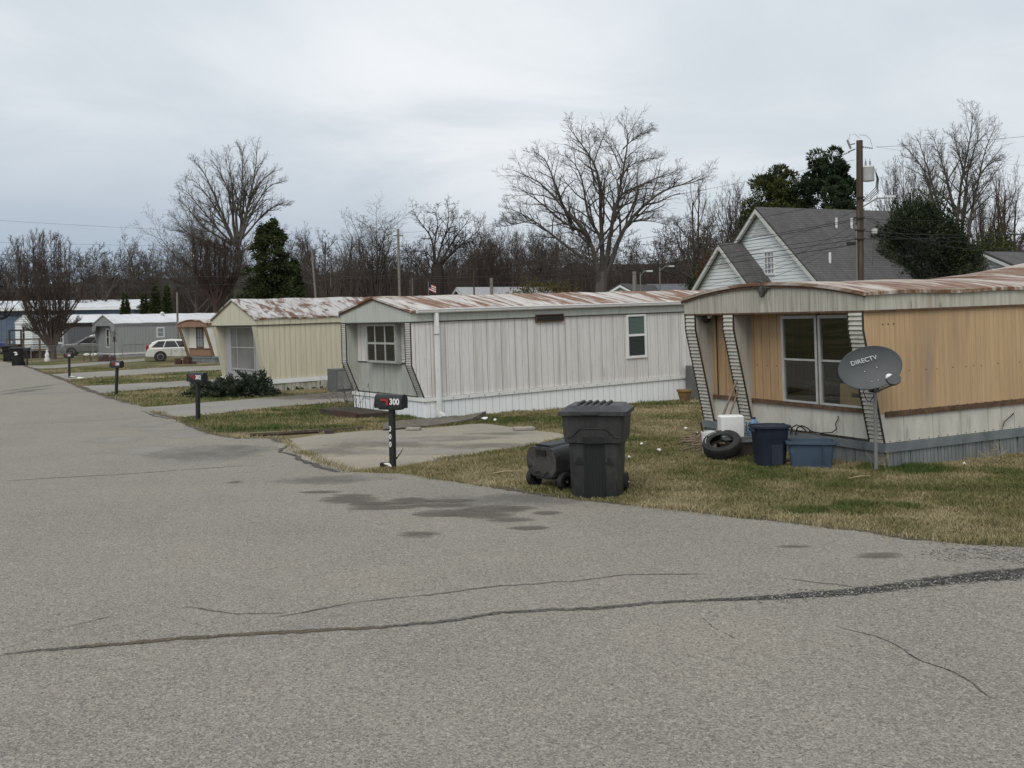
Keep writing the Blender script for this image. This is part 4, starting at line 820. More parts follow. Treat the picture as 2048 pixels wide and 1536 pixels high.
MB().tube([(.15*math.cos(a), .15*math.sin(a)*.4-.09*math.sin(a), .33-.1*math.sin(a)) for a in np.linspace(0, PI, 12)], .004, 5).build('handle', m['galv'], bk)
MB().tube([(-.06, .02, .1), (-.14, .06, .5)], .018, 6).build('tool_handle', m['dark_trim'], bk)
for (p0, p1, rr, lb) in (((1440, 846, 17.5), (1473, 762, 18.1), .022, 'grey wooden pole leaning in the trailer porch'), ((1454, 848, 17.5), (1477, 778, 18.), .016, 'thin tan pole leaning beside the thicker grey pole')):
    P0, P1 = at(*p0), at(*p1); d = MB().tube([P0-(P1-P0)*.75, P0, P1], rr, 8).build('wooden_pole', m['wood'], None, 50); tag(d, lb, 'pole')
# card box and machine seen through the trailer window
Mt = Matrix.Translation(B1) @ Matrix.Rotation(R(26), 4, 'Z')
cb_ = thing('cardboard_box', 'tan cardboard box with a hand hole behind the trailer window', 'box', Mt @ Vector((.12, .5, .4)), R(26))
MB().box(0, .32, -.15, .55, 0, .8).build('carton', m['cardboard'], cb_); MB().box(-.004, -.0005, .06, .3, .6, .66).build('hand_hole', m['dark_trim'], cb_)
MB().loft([rrect(.17, -.2, .2, 0, .04), rrect(.17, -.2, .2, .14, .04), rrect(.12, -.14, .14, .26, .04)]).build('appliance', m['ac'], None, 40)
ap_ = bpy.data.objects['appliance']; ap_.matrix_basis = Mt @ Matrix.Translation((.45, .75, 1.22)) @ Matrix.Rotation(R(5), 4, 'Z'); tag(ap_, 'dark grey machine with a rounded top inside the trailer window', 'appliance')
sh_ = MB().box(.25, 2.4, .3, 2.0, 1.14, 1.2).box(.3, .36, .35, .41, .4, 1.14).box(.3, .36, 1.9, 1.96, .4, 1.14).build('shelf', m['dark_trim']); sh_.matrix_basis = Mt; tag(sh_, 'dark shelf inside the trailer holding the machine', 'shelf')

# ---------------------------------------------------------------- by the white trailer
b = G(1368, 802); fp = thing('flower_pot', 'tan flower pot against the white skirting', 'pot', (b.x, b.y-.1, 0)); MB().lathe([(0, 0), (.13, 0), (.2, .24), (.22, .24), (.22, .29), (.19, .29), (.17, .24), (0, .22)], 20).build('pot', m['terracotta'], fp, 40)
b = foot(1403, 29.2); ac = thing('utility_box', 'grey equipment box at the far end of the white trailer', 'utility box', b, R(36))
MB().box(-.3, .4, -.35, .35, 0, .95).build('cabinet', m['ac'], ac, bevel=.02); MB().tube([(-.33, -.38, 0), (-.33, -.38, .6), (-.28, -.38, .75)], .025, 6).build('pipe', m['galv'], ac)
b = foot(688, 28); a2 = thing('utility_box', 'grey metal cabinet at the corner of the yellow trailer', 'utility box', foot(686, 35.2), R(38))
MB().box(-.45, .5, -.3, .3, 0, .78).build('cabinet', m['ac'], a2, bevel=.015); MB().box(-.4, .1, -.33, -.301, .1, .7).build('door', m['galv'], a2); MB().box(.12, .5, -.2, .25, .781, 1.15).build('vent', m['dark_trim'], a2)
M2 = Matrix.Translation(B2) @ Matrix.Rotation(R(35.8), 4, 'Z')
pb = thing('raised_planter', 'low dark raised planter with withered stems at the white trailer front', 'planter', M2 @ Vector((-.75, 2.0, 0)), R(35.8))
pb_b = MB().box(-.45, .45, -.95, 1.2, 0, .13); pb_b.build('frame', m['mulch'], pb); MB().box(-.515, -.501, -.95, .3, 0, .16).build('board', m['plank_red'], pb)
sv = MB()
for i in range(26):
    x, y = random.uniform(-.35, .35), random.uniform(-.6, 1.); d = Vector((random.uniform(-.3, .3), random.uniform(-.3, .3), 0)); h_ = random.uniform(.15, .6); sv.tube([(x, y, .12), Vector((x, y, .2+h_*.7))+d*.4, Vector((x, y, .2+h_))+d, Vector((x, y, .2+h_*.85))+d*1.6], .006, 4)
sv.build('withered_stems', m['bark_lite'], pb)
# edging, carpet strip, bricks, sticks
P0 = [G(*p) for p in ((352, 846), (480, 876), (560, 871), (640, 866), (720, 861))]
ed = MB(); pr_ = resample([G(*p) for p in ((500, 874), (560, 871), (640, 866), (725, 860))], .12, .04, 3, False); ed.tube([(p.x, p.y, .02) for p in pr_], [.035+.02*random.random() for _ in pr_], 6); tag(ed.build('lawn_edging', m['mulch']), 'dark rotted edging between the lawn and the tan drive', 'edging')
cp = MB(); A0 = resample([G(*p) for p in ((765, 862), (830, 858), (900, 851), (965, 842))], .15, .03, 2, False); B0 = resample([G(*p) for p in ((770, 850), (840, 843), (905, 842), (972, 838))], .15, .03, 4, False); n_ = min(len(A0), len(B0))
rings = [[Vector((A0[i].x, A0[i].y, .012)), Vector((A0[i].x, A0[i].y, .03+.05*(i/n_)**3)), Vector((B0[i].x, B0[i].y, .04+.14*(i/n_)**4+.015*random.random())), Vector((B0[i].x, B0[i].y, .012))] for i in range(n_)]
tag(cp.loft(rings).build('carpet_strip', m['carpet']), 'long muddy strip of old carpet lying at the drive edge', 'carpet')
def brick(px, py, w, d, h, yaw, label, name='paving_stone', mat='stone', cat='stone', z=.012): 
    b = G(px, py); o = MB().box(-w/2, w/2, -d/2, d/2, 0, h).build(name, m[mat], None, bevel=.012, loc=(b.x, b.y, b.z+z)); o.rotation_euler = (0, 0, R(yaw)); return tag(o, label, cat)
brick(1048, 861, .42, .3, .06, 10, 'flat tan paving stone at the drive end near the trash carts'); brick(827, 861, .3, .2, .05, -8, 'flat tan stone beside the carpet strip'); brick(658, 868, .18, .12, .07, 20, 'small dark stone at the drive edge', mat='mulch')
def paper(px, py, s_, label, h=.06, mat='paper', name='litter_scrap'):
    b = G(px, py); bm = MB(); n_ = 7; pts = [Vector((math.cos(2*PI*i/n_)*s_*.75*random.uniform(.5, 1.1), math.sin(2*PI*i/n_)*s_*.75*random.uniform(.4, .9), random.uniform(0, h))) for i in range(n_)]
    bm.add(pts+[Vector((0, 0, h*1.1))], [(i, (i+1) % n_, n_) for i in range(n_)]); o = bm.build(name, m[mat], None, loc=b+Vector((0, 0, .03))); return tag(o, label, 'litter')
for q in ((1372, 863, .09, 'crumpled white paper on the lawn left of the tan trailer'), (1283, 895, .06, 'small white scrap on the lawn right of the upright cart'), (1258, 857, .07, 'white scrap on bare earth behind the upright cart'), (968, 842, .16, 'white litter at the end of the carpet strip'), (990, 845, .08, 'small white litter past the carpet strip'), (775, 938, .12, 'white plastic scrap at the foot of mailbox 300'), (143, 756, .28, 'white litter at the foot of mailbox 306'), (161, 758, .25, 'white litter on the lawn right of mailbox 306'), (1929, 936, .05, 'tiny white card against the metal skirting'), (1258, 922, .04, 'white crumb on the lawn beside the upright cart'), (1318, 908, .05, 'pale crumb on the lawn before the leaning tyre'), (1395, 873, .1, 'pale wrapper beside the twig heap')): paper(*q)
b = G(788, 936); sc = MB(); rings = []
for i in range(9):
    t_ = i/8; x = -.22+.36*t_; z = .02+.26*t_**2.6; w = .06*(1-.5*t_); rings.append([Vector((x, -w, z)), Vector((x, w, z)), Vector((x+.01, w, z+.035+.03*(1-t_))), Vector((x+.01, -w, z+.035+.03*(1-t_)))])
o = sc.loft(rings).build('rubber_scrap', m['rubber'], None, 40, loc=b); tag(o, 'curled black rubber scrap at the foot of mailbox 300', 'scrap')
def stick(pts, r_, label, mat='straw'): tag(MB().tube([G(*p)+Vector((0, 0, .035+.02*(i % 2))) for i, p in enumerate(pts)], r_, 6).build('stick', m[mat]), label, 'stick')
stick([(985, 952), (1010, 950), (1028, 948)], .012, 'pale straight stick on the lawn left of the tipped cart')
stick([(1697, 962), (1720, 960), (1742, 957)], .008, 'thin pale stick on the lawn before the satellite dish')
stick([(1562, 930), (1585, 934), (1620, 935), (1652, 934)], .012, 'dry stalks lying in front of the blue tub'); stick([(1555, 925), (1572, 928), (1590, 936)], .012, 'bent dry branch between navy bin and blue tub')
tw = MB()
for i in range(130):
    p = G(random.gauss(1392, 16), random.gauss(889, 8)); a = random.uniform(-.6, .6); L_ = random.uniform(.1, .4); d = Vector((math.cos(a), math.sin(a), random.uniform(-.1, .3)))*L_; tw.tube([p+Vector((0, 0, .02+.08*random.random())), p+d+Vector((0, 0, .05))], random.uniform(.004, .013), 4)
tag(tw.build('twig_heap', m['wood']), 'heap of broken twigs and bark on the lawn left of the tyre', 'twigs', kind='stuff')
wd = MB()
for cx, cy, n_ in ((1762, 938, 24), (1788, 932, 18), (1978, 925, 22), (2000, 921, 14), (1300, 800, 8), (1632, 930, 10)):
    for i in range(n_):
        p = G(cx+random.gauss(0, 9), cy+random.gauss(0, 3)); h_ = random.uniform(.1, .3); wd.tube([p, p+Vector((random.gauss(0, .04), random.gauss(0, .04), h_*.7)), p+Vector((random.gauss(0, .1), random.gauss(0, .1), h_))], .0022, 3)
tag(wd.build('weeds', m['straw']), 'dry weeds along the foot of the metal skirting', 'weeds', kind='stuff')

# ---------------------------------------------------------------- vehicles (local +x is forward)
def car(loc, yaw, label, body, L, W, Ht, kind, name='parked_car'):
    o = thing(name, label, 'car' if name == 'parked_car' else 'van', loc, R(yaw)); h = W/2
    if kind == 'hatch':
        low = [(-.5, .32), (-.5, .62), (-.49, .92), (.13, .98), (.2, .96), (.42, .86), (.485, .74), (.5, .5), (.49, .28)]; cab = [(-.487, .92), (-.46, 1.1), (-.415, 1.32), (-.34, 1.45), (-.14, 1.53), (.02, 1.5), (.1, 1.42), (.27, .955)]
    elif kind == 'suv':
        low = [(-.5, .35), (-.5, .7), (-.49, 1.0), (.12, 1.06), (.2, 1.06), (.42, .98), (.48, .84), (.5, .55), (.49, .3)]; cab = [(-.485, 1.0), (-.42, 1.55), (-.36, 1.66), (-.05, 1.68), (.04, 1.62), (.24, 1.05)]
    else:
        low = [(-.5, .4), (-.5, 1.1), (.22, 1.12), (.44, 1.05), (.49, .85), (.5, .4)]; cab = [(-.5, 1.1), (-.48, 1.85), (-.3, 1.95), (.08, 1.95), (.14, 1.88), (.3, 1.11)]
    k = Ht/{'hatch': 1.53, 'suv': 1.68, 'van': 1.95}[kind]; S_ = lambda P: [(x*L, z*k) for x, z in P]
    def shell(P, w_of, nm, mat, bev):
        b = MB(); n = len(P)
        vs = [Vector((x, w_of(z), z)) for x, z in P]+[Vector((x, -w_of(z), z)) for x, z in P]
        b.add(vs, [tuple(range(n)), tuple(range(2*n-1, n-1, -1))]+[(i, (i+1) % n, (i+1) % n+n, i+n) for i in range(n)]); return b.build(nm, mat, o, 40, bev)
    zb = low[2][1]*k; zt = max(z for _, z in cab)*k; wl = lambda z: h*(.93 if z < .4*k else 1.); wc = lambda z: h*(.97-.2*max(0, (z-zb)/(zt-zb)))
    bd = shell(S_(low), wl, 'body', m[body], .05); cbn = S_(cab); shell(cbn, wc, 'cabin', m[body], .04)
    def lerp(P, t): 
        i = min(int(t*(len(P)-1)), len(P)-2); f_ = t*(len(P)-1)-i; return (P[i][0]*(1-f_)+P[i+1][0]*f_, P[i][1]*(1-f_)+P[i+1][1]*f_)
    z0, z1 = zb+.06, zt-.13
    def xat(z, front):
        for a, b in (zip(cbn[:-1], cbn[1:]) if not front else zip(cbn[::-1][:-1], cbn[::-1][1:])):
            lo, hi = min(a[1], b[1]), max(a[1], b[1])
            if lo <= z <= hi and hi > lo: return a[0]+(b[0]-a[0])*(z-a[1])/(b[1]-a[1])
        return 0
    cuts = [0, .28, .62, 1.]
    for sy in (1, -1):
        for a, b in zip(cuts, cuts[1:]):
            def X_(u, z): r0, r1 = xat(z, False)+.16, xat(z, True)-.14; return r0+(r1-r0)*u
            q = [Vector((X_(a, z0)+.03, sy*(wc(z0)+.006), z0)), Vector((X_(b, z0)-.03, sy*(wc(z0)+.006), z0)), Vector((X_(b, z1)-.03, sy*(wc(z1)+.006), z1)), Vector((X_(a, z1)+.03, sy*(wc(z1)+.006), z1))]
            MB().add(q+[v-Vector((0, sy*.02, 0)) for v in q], [(0, 1, 2, 3), (7, 6, 5, 4), (0, 4, 5, 1), (1, 5, 6, 2), (2, 6, 7, 3), (3, 7, 4, 0)]).build('side_window', m['pane'], o)
        for xw in (-.3*L, .31*L):
            R_ = .33*k; A = Matrix.Translation((xw, sy*(h-.1), R_)) @ Matrix.Rotation(R(90), 4, 'X')
            MB().lathe([(R_+.08, -.113), (R_+.08, .113), (0, .113), (0, -.113), (R_+.08, -.113)], 24, A).build('wheel_arch', m['dark_trim'], o, 40)
            w = MB().lathe([(.2*k, -.115), (R_-.03, -.125), (R_, -.09), (R_, .09), (R_-.03, .125), (.2*k, .115)], 24, A).build('wheel', m['rubber'], o, 40)
            rm = MB().lathe([(0, .08), (.07, .1), (.07, -.1), (0, -.08)], 10, A).lathe([(.21*k, -.118), (.185*k, -.12), (.185*k, .12), (.21*k, .118)], 20, A)
            for j in range(5): rm.box(.04, .2*k, -.03, .03, -.112, .112, A @ Matrix.Rotation(j*2*PI/5, 4, 'Z'))
            rm.build('rim', m['chrome'], w, 40)
        zl = low[-3][1]*k
        MB().box(.445*L, .492*L, sy*h*.62-.12, sy*h*.62+.14, zl-.02, zl+.13).build('headlight', m['headlamp'], o, bevel=.02)
        MB().box(-.506*L, -.47*L, sy*h*.84-.13, sy*h*.84+.155, zb-.12, zb+.2).build('tail_light', m['tail'], o, bevel=.02)
        MB().box(.17*L, .2*L, sy*(h+.02)-.1, sy*(h+.02)+.1, zb+.02, zb+.16).build('mirror', m[body], o, bevel=.02)
        dl = MB()
        for xd in (-.14*L, .02*L, .16*L): dl.box(xd-.006, xd+.006, sy*(h+.001)-.003, sy*(h+.001)+.003, .4*k, zb-.02)
        dl.build('door_gap', m['dark_trim'], o)
        for xd in (-.08*L, .06*L): MB().box(xd-.08, xd+.04, sy*(h+.01)-.015, sy*(h+.01)+.015, zb-.16, zb-.12).build('door_handle', m[body], o)
        if kind == 'suv': MB().tube([(-.34*L, sy*h*.72, zt-.03), (-.32*L, sy*h*.72, zt+.06), (-.05*L, sy*h*.72, zt+.06), (0, sy*h*.72, zt-.02)], .02, 6).build('roof_rail', m['chrome'], o)
    def ws(P, ins, nm):
        (xa, za), (xb, zb_) = P; d = Vector((xb-xa, 0, zb_-za)); nn = Vector((d.z, 0, -d.x)).normalized(); nn = nn if nn.z > 0 else -nn
        a = Vector((xa, 0, za))+d*ins; b = Vector((xa, 0, za))+d*(1-ins); q = [a+Vector((0, -(wc(a.z)-.08), 0)), a+Vector((0, wc(a.z)-.08, 0)), b+Vector((0, wc(b.z)-.08, 0)), b+Vector((0, -(wc(b.z)-.08), 0))]
        MB().add([v+nn*.012 for v in q]+[v-nn*.02 for v in q], [(0, 1, 2, 3), (7, 6, 5, 4), (0, 4, 5, 1), (1, 5, 6, 2), (2, 6, 7, 3), (3, 7, 4, 0)]).build(nm, m['pane'], o)
    ws((cbn[-1], cbn[-2]), .08, 'windscreen'); ws((cbn[0], cbn[1 if kind != 'hatch' else 2]), .12, 'rear_window')
    MB().box(-.515*L, -.49*L, -h*.9, h*.9, .36*k, .58*k).box(.49*L, .507*L, -h*.85, h*.85, .3*k, .5*k).build('bumper', m[body] if kind == 'hatch' else m['dark_trim'], o, bevel=.02)
    MB().box(-.519*L, -.514*L, -.26, .26, .62*k, .75*k).build('number_plate', m['letter_grey'], o)
    return o
wc_ = foot(334, 70); wc_.x += .6; wc_.y += .9
car(wc_, 20, 'white hatchback parked on grass before the grey trailer', 'car_white', 4.35, 1.75, 1.5, 'hatch')
sc_ = foot(181, 89.5); car(sc_, 197, 'dark silver sport utility car behind the grey trailer corner', 'car_silver', 4.6, 1.85, 1.68, 'suv')
bv = foot(-36, 98); car(bv, 20, 'bright blue van cut by the left edge of the picture', 'car_blue', 5.2, 1.95, 1.95, 'van', 'parked_van')

# ---------------------------------------------------------------- far left yard
def fence(pts, label, h=1.15):
    o = thing('chain_link_fence', label, 'fence', pts[0]); W_ = [p-pts[0] for p in pts]
    MB().tube([p+Vector((0, 0, h)) for p in W_], .022, 6).build('top_rail', m['galv'], o); n_ = 0
    for a, b in zip(W_, W_[1:]):
        k = max(1, int((b-a).length/2.6))
        for i in range(k+(b is W_[-1])): p = a+(b-a)*i/k; MB().tube([p, p+Vector((0, 0, h+.06))], .03, 6).build('post', m['galv'], o)
    w = MB()
    for a, b in zip(W_, W_[1:]):
        L_ = (b-a).length; d = (b-a)/L_; k = int(L_/.2)
        for i in range(k-5):
            p = a+d*.2*i; w.tube([p, p+d*h+Vector((0, 0, h))], .0035, 3, False).tube([p+d*h, p+Vector((0, 0, h))], .0035, 3, False)
    w.build('wire_mesh', m['galv'], o)
fence([foot(62, 69), foot(130, 73), foot(245, 70), foot(300, 74)], 'low chain link fence around the far grey trailer yard')
dk = thing('wooden_deck', 'weathered wooden deck with rail behind the upright bare tree', 'deck', foot(112, 84), R(50))
MB().box(-4, 0, 0, 2.6, .62, .72).build('floor', m['wood'], dk)
for x in (-3.9, -2.6, -1.3, -.1): MB().box(x-.06, x+.06, .0, .12, 0, 1.5).build('post', m['wood'], dk)
MB().box(-4, 0, .0, .12, 1.5, 1.6).box(-4, 0, .02, .09, 1.05, 1.12).build('rail', m['wood'], dk); MB().box(-3.95, -.05, .13, .18, .05, .6).build('skirt_boards', m['mulch'], dk)
for px, D, lb in ((175, 73.5, 'small bench planter with white bags by the fence, next to the grey car'), (187, 73, 'second small bench planter with white bags, nearer the grey trailer')):
    o = thing('garden_bench', lb, 'bench', foot(px, D), R(15)); MB().box(-.3, .3, -.15, .15, .34, .38).build('seat', m['wood'], o)
    for x in (-.25, .25): MB().box(x-.025, x+.025, -.12, .12, 0, .34).build('leg', m['wood'], o)
for px, lb in ((173, 'white bag slumped on the left garden bench'), (188, 'white bag slumped on the right garden bench')):
    b = foot(px, 73.3); tag(MB().loft([rrect(.16, -.09, .09, 0, .05), rrect(.22, -.12, .12, .08, .07), rrect(.1, -.07, .07, .17, .03)]).build('bag', m['paper'], None, 50, loc=b+Vector((0, 0, .385))), lb, 'bag')
o = thing('garden_statue', 'small white garden statue beneath the upright bare tree', 'statue', foot(94, 74)); MB().lathe([(0, 0), (.17, 0), (.2, .15), (.12, .3), (.16, .45), (.1, .62), (.06, .66), (0, .66)], 14).build('body', m['paper'], o, 50); MB().lathe([(0, .64), (.08, .68), (.09, .76), (.06, .84), (0, .86)], 12).build('head', m['paper'], o, 50)
o = thing('lamp_post', 'ornate dark iron hook post before the grey trailer', 'post', foot(229, 74)); MB().tube([(0, 0, 0), (0, 0, 1.75), (.1, 0, 1.95), (.2, 0, 1.85)], .025, 6).build('stem', m['dark_trim'], o); MB().box(-.12, .12, -.12, .12, 1.35, 1.42).lathe([(0, 1.42), (.09, 1.5), (.09, 1.68), (0, 1.75)], 8).build('ornament', m['dark_trim'], o)
o = thing('bird_table', 'dark wooden trellis post beside the far deck', 'post', foot(31, 80)); MB().box(-.5, -.4, -.05, .05, 0, 2.3).box(.4, .5, -.05, .05, 0, 2.2).box(-.5, 2.4, -.04, .04, 2.2, 2.32).build('frame', m['dark_trim'], o); MB().box(-.3, .3, -.2, .2, .8, 1.2).build('shelf', m['mulch'], o)
for px, D, lb in ((370, 64, 'dark scrap pile beneath the brown trailer front'), (215, 72, 'small red brick planter by the grey trailer')):
    o = thing('rubbish_pile', lb, 'pile', foot(px, D), R(30)); mb = MB()
    for i in range(9): x, y = random.uniform(-.5, .5), random.uniform(-.3, .3); mb.box(x-.15, x+.15, y-.12, y+.12, 0, random.uniform(.15, .5), Matrix.Rotation(random.uniform(-.3, .3), 4, 'Z'))
    mb.build('rubble', m['plank_red'], o)

# ---------------------------------------------------------------- utility poles and wires
pb_ = foot(1721, 48); up_ = thing('utility_pole', 'tall brown utility pole carrying a transformer behind the tan trailer', 'utility pole', pb_)
topz = at(1719, 281, 48).z-pb_.z; ax = at(1719, 281, 48).x-pb_.x
MB().tube([(0, 0, -.5), (ax*.5, 0, topz*.5), (ax, 0, topz)], [.19, .17, .145], 14).build('shaft', m['pole_wood'], up_, 50)
MB().box(-.16-.03, -.14, -.2, -.14, -.3, topz*.62).build('conduit', m['pole_grey'], up_)
def ph(py): return at(1720, py, 48).z-pb_.z
zx = lambda z: ax*z/topz
tz = ph(363); tf = MB().lathe([(0, 0), (.25, 0), (.27, .03), (.27, .62), (.285, .64), (.25, .7), (0, .72)], 20, Matrix.Translation((.47, -.05, tz))).build('transformer', m['lamp_white'], up_, 40)
for x in (.36, .56): MB().lathe([(.02, .7), (.05, .74), (.03, .78), (.055, .82), (.03, .86), (.05, .9), (.02, .94), (.012, 1.05), (0, 1.05)], 10, Matrix.Translation((x, -.05, tz))).build('bushing', m['porcelain'], tf, 50)
MB().box(.73, .84, -.1, 0, .42+tz, .58+tz).build('terminal_box', m['lamp_white'], tf)
for i in range(4):
    MB().tube([(.8, -.05, tz+.5), (.86+.03*i, -.05, tz+.1), (.8+.03*i, -.05, tz-.3-.08*i), (.5, -.05, tz-.6-.1*i), (.12, -.05, tz-.95)], .016, 5).build('lead', m['wire'], up_, 60)
zt_ = ph(300); br = MB().tube([(-.1, 0, zt_+.05), (-.42, 0, zt_-.08)], .03, 6).tube([(-.1, 0, zt_+.3), (-.35, 0, zt_+.25)], .025, 6); br.build('bracket', m['dark_trim'], up_)
ins = MB()
for i in range(4): ins.lathe([(.015, -.04), (.05, 0), (.015, .04)], 8, Matrix.Translation((-.4-.09*i, 0, zt_-.1-.035*i)) @ Matrix.Rotation(R(70), 4, 'Y'))
for i in range(6): ins.lathe([(.015, -.04), (.05, 0), (.015, .04)], 8, Matrix.Translation((.18+.1*i, 0, zt_+.15-.015*i)) @ Matrix.Rotation(R(90), 4, 'Y'))
ins.build('insulators', m['porcelain'], up_); MB().lathe([(0, -.25), (.055, -.2), (.055, .2), (0, .25)], 10, Matrix.Translation((-.38, 0, zt_+.28)) @ Matrix.Rotation(R(-20), 4, 'Y')).build('fuse', m['porcelain'], up_)
MB().tube([(-.38, 0, zt_+.5), (-.35, 0, zt_+.7), (-.1, 0, zt_+.75), (.1, 0, zt_+.55)], .008, 4).build('jumper', m['wire'], up_); MB().tube([(.1, 0, zt_+.7), (.4, 0, zt_+.68), (.6, 0, zt_+.5), (.7, 0, zt_+.15)], .008, 4).build('jumper', m['wire'], up_)
za = ph(416); arm = MB().tube([(.1, -.05, za), (.75, -.25, za+.4), (1.2, -.35, za+.42)], .035, 8).build('lamp_arm', m['galv'], up_, 50)
MB().loft([[Vector((1.1+a, -.35+s_*w, za+.42+c)) for s_, c in ((-1, 0), (1, 0), (.8, .1), (-.8, .1))] for a, w in ((0, .06), (.15, .1), (.4, .1), (.5, .05))]).build('street_lamp', m['lamp_white'], arm, 30)
MB().box(-.55, -.16, -.1, .06, ph(490), ph(490)+.14).build('splice_case', m['wire'], up_); MB().box(.62, .84, -.08, .08, ph(462)-.12, ph(462)+.1).build('junction_box', m['lamp_white'], up_)
MB().tube([(.7, 0, ph(464)), (.62, 0, ph(530))], .012, 4).build('lead', m['wire_lite'], up_)
cl = MB()
for py in (395, 436, 460, 478): cl.box(-.24, .24, -.22, -.1, ph(py)-.03, ph(py)+.03)
cl.build('clamps', m['dark_trim'], up_)
def util(px, D, top_py, label, r_=.14, lean=0, mat='pole_grey', xarm=False, lamp=0, name='utility_pole', cat='utility pole'):
    b = foot(px, D); T_ = at(px, top_py, D); h_ = T_.z-b.z; o = thing(name, label, cat, b); MB().tube([(0, 0, -.5), (lean, 0, h_)], [r_, r_*.72], 10).build('shaft', m[mat], o, 50)
    if xarm: MB().box(lean-xarm, lean+xarm, -.06, .06, h_-.7, h_-.58).build('crossarm', m[mat], o)
    if lamp: MB().tube([(lean, 0, h_-.3), (lean+lamp*.6, -.1, h_+.1), (lean+lamp, -.1, h_+.1)], .04, 6).build('lamp_arm', m['galv'], o); MB().box(lean+lamp, lean+lamp+.5*(1 if lamp > 0 else -1), -.15, .1, h_+.02, h_+.16).build('street_lamp', m['lamp_white'], o, bevel=.03)
    return o
util(802, 100, 458, 'grey utility pole left of the big forked oak', .16, -.1, xarm=.5); util(827, 104, 556, 'short grey pole right of the grey utility pole', .1); util(822, 108, 560, 'thin pale post beside the short grey pole', .08)
util(641, 105, 495, 'leaning grey pole between the cedar and bare trees', .14, -.75, lamp=0); util(664, 118, 520, 'pole with a white street lamp among the bare trees', .1, 0, lamp=-.9)
util(985, 92, 556, 'thick short grey pole behind the white trailer roof', .2); util(950, 95, 540, 'reddish pole with white top before the woods', .1, 0, 'bark_red')
util(1271, 84, 543, 'thick grey pole left of the white house', .22); util(1283, 84, 545, 'thin steel pole with lamp beside the thick grey pole', .06, 0, 'galv', lamp=.5); util(1322, 92, 535, 'distant lamp pole in front of the dark woods', .09, 0, lamp=.8); util(356, 84, 585, 'pale pole among the reddish brush', .1)
def wire(a, b, sag, label, r_=.014, mat='wire', group='overhead wires'):
    a, b = at(*a), at(*b); pts = [a+(b-a)*t_-Vector((0, 0, 4*sag*t_*(1-t_))) for t_ in np.linspace(0, 1, 26)]
    tag(MB().tube(pts, r_, 5).build('overhead_wire', m[mat], None, 60), label, 'wire', group)
PL = 'thin dark wire running left from the brown utility pole towards the woods'
for a, b, s_, r_ in (((1708, 320, 48), (802, 466, 100), .5, .012), ((1714, 397, 48), (802, 520, 100), .8, .016), ((1715, 437, 48), (802, 533, 100), 1.0, .022), ((1715, 440, 48), (640, 548, 105), 1.4, .022), ((1715, 478, 48), (802, 548, 100), .9, .022), ((1710, 489, 48), (802, 560, 100), .9, .026), ((1716, 470, 48), (1000, 548, 90), .3, .018)): wire(a, b, s_, PL, r_*.7, group='wires running left from the brown pole')
HD = 'service wire dropping from the brown utility pole past the white house'
for a, b, s_ in (((1715, 445, 48), (1398, 575, 57), .4), ((1715, 462, 48), (1420, 560, 50), .5), ((1716, 470, 48), (1380, 590, 42), .5), ((1715, 420, 48), (1350, 545, 70), .3)): wire(a, b, s_, HD, .009, group='service wires by the white house')
PR = 'wire running right from the brown utility pole'
for a, b, s_, r_ in (((1752, 294, 48), (2200, 256, 40), .1, .012), ((1752, 294, 48), (2200, 345, 60), .1, .008), ((1728, 437, 48), (2200, 410, 38), .3, .016), ((1728, 462, 48), (2200, 458, 36), .2, .022), ((1738, 466, 48), (2200, 470, 36), .35, .018), ((1728, 478, 48), (2200, 458, 36), .1, .022), ((1730, 436, 48), (2200, 520, 40), .3, .014), ((1735, 440, 48), (2100, 478, 52), .9, .02)): wire(a, b, s_, PR, r_*.6, group='wires running right from the brown pole')
LF = 'faint overhead wire crossing the far left trees'
for a, b, s_ in (((-60, 437, 110), (560, 470, 110), .1), ((-60, 483, 110), (560, 494, 110), .1), ((-60, 500, 110), (560, 507, 110), .1), ((-60, 545, 70), (810, 536, 95), .5), ((-60, 568, 70), (810, 548, 95), .5), ((-60, 580, 90), (640, 575, 100), .3)): wire(a, b, s_, LF, .011, 'wire_lite', group='wires over the far left trees')
# flag
fb = foot(859, 88); fo = thing('flag', 'small striped national flag on a pole below the forked oak', 'flag', fb); z1 = at(859, 566, 88).z-fb.z
MB().tube([(0, 0, 0), (0, 0, z1+.1)], .03, 8).build('pole', m['galv'], fo)
for i in range(7):
    st_m = m['red'] if i % 2 == 0 else m['letter']; z = z1-.09*i; P_ = [(.03+.6*t_/6, .05*math.sin(t_*1.3), z-.28*(t_/6)) for t_ in range(7)]
    MB().loft([[Vector((x, y, zz)), Vector((x, y+.012, zz)), Vector((x, y+.012, zz-.088)), Vector((x, y, zz-.088))] for x, y, zz in P_]).build('stripe', st_m, fo)
MB().loft([[Vector((x, y-.012, zz)), Vector((x, y+.02, zz)), Vector((x, y+.02, zz-.35)), Vector((x, y-.012, zz-.35))] for x, y, zz in [(.03+.6*t_/6, .05*math.sin(t_*1.3), z1+.003-.28*t_/6) for t_ in range(3)]]).build('canton', m['navy'], fo)
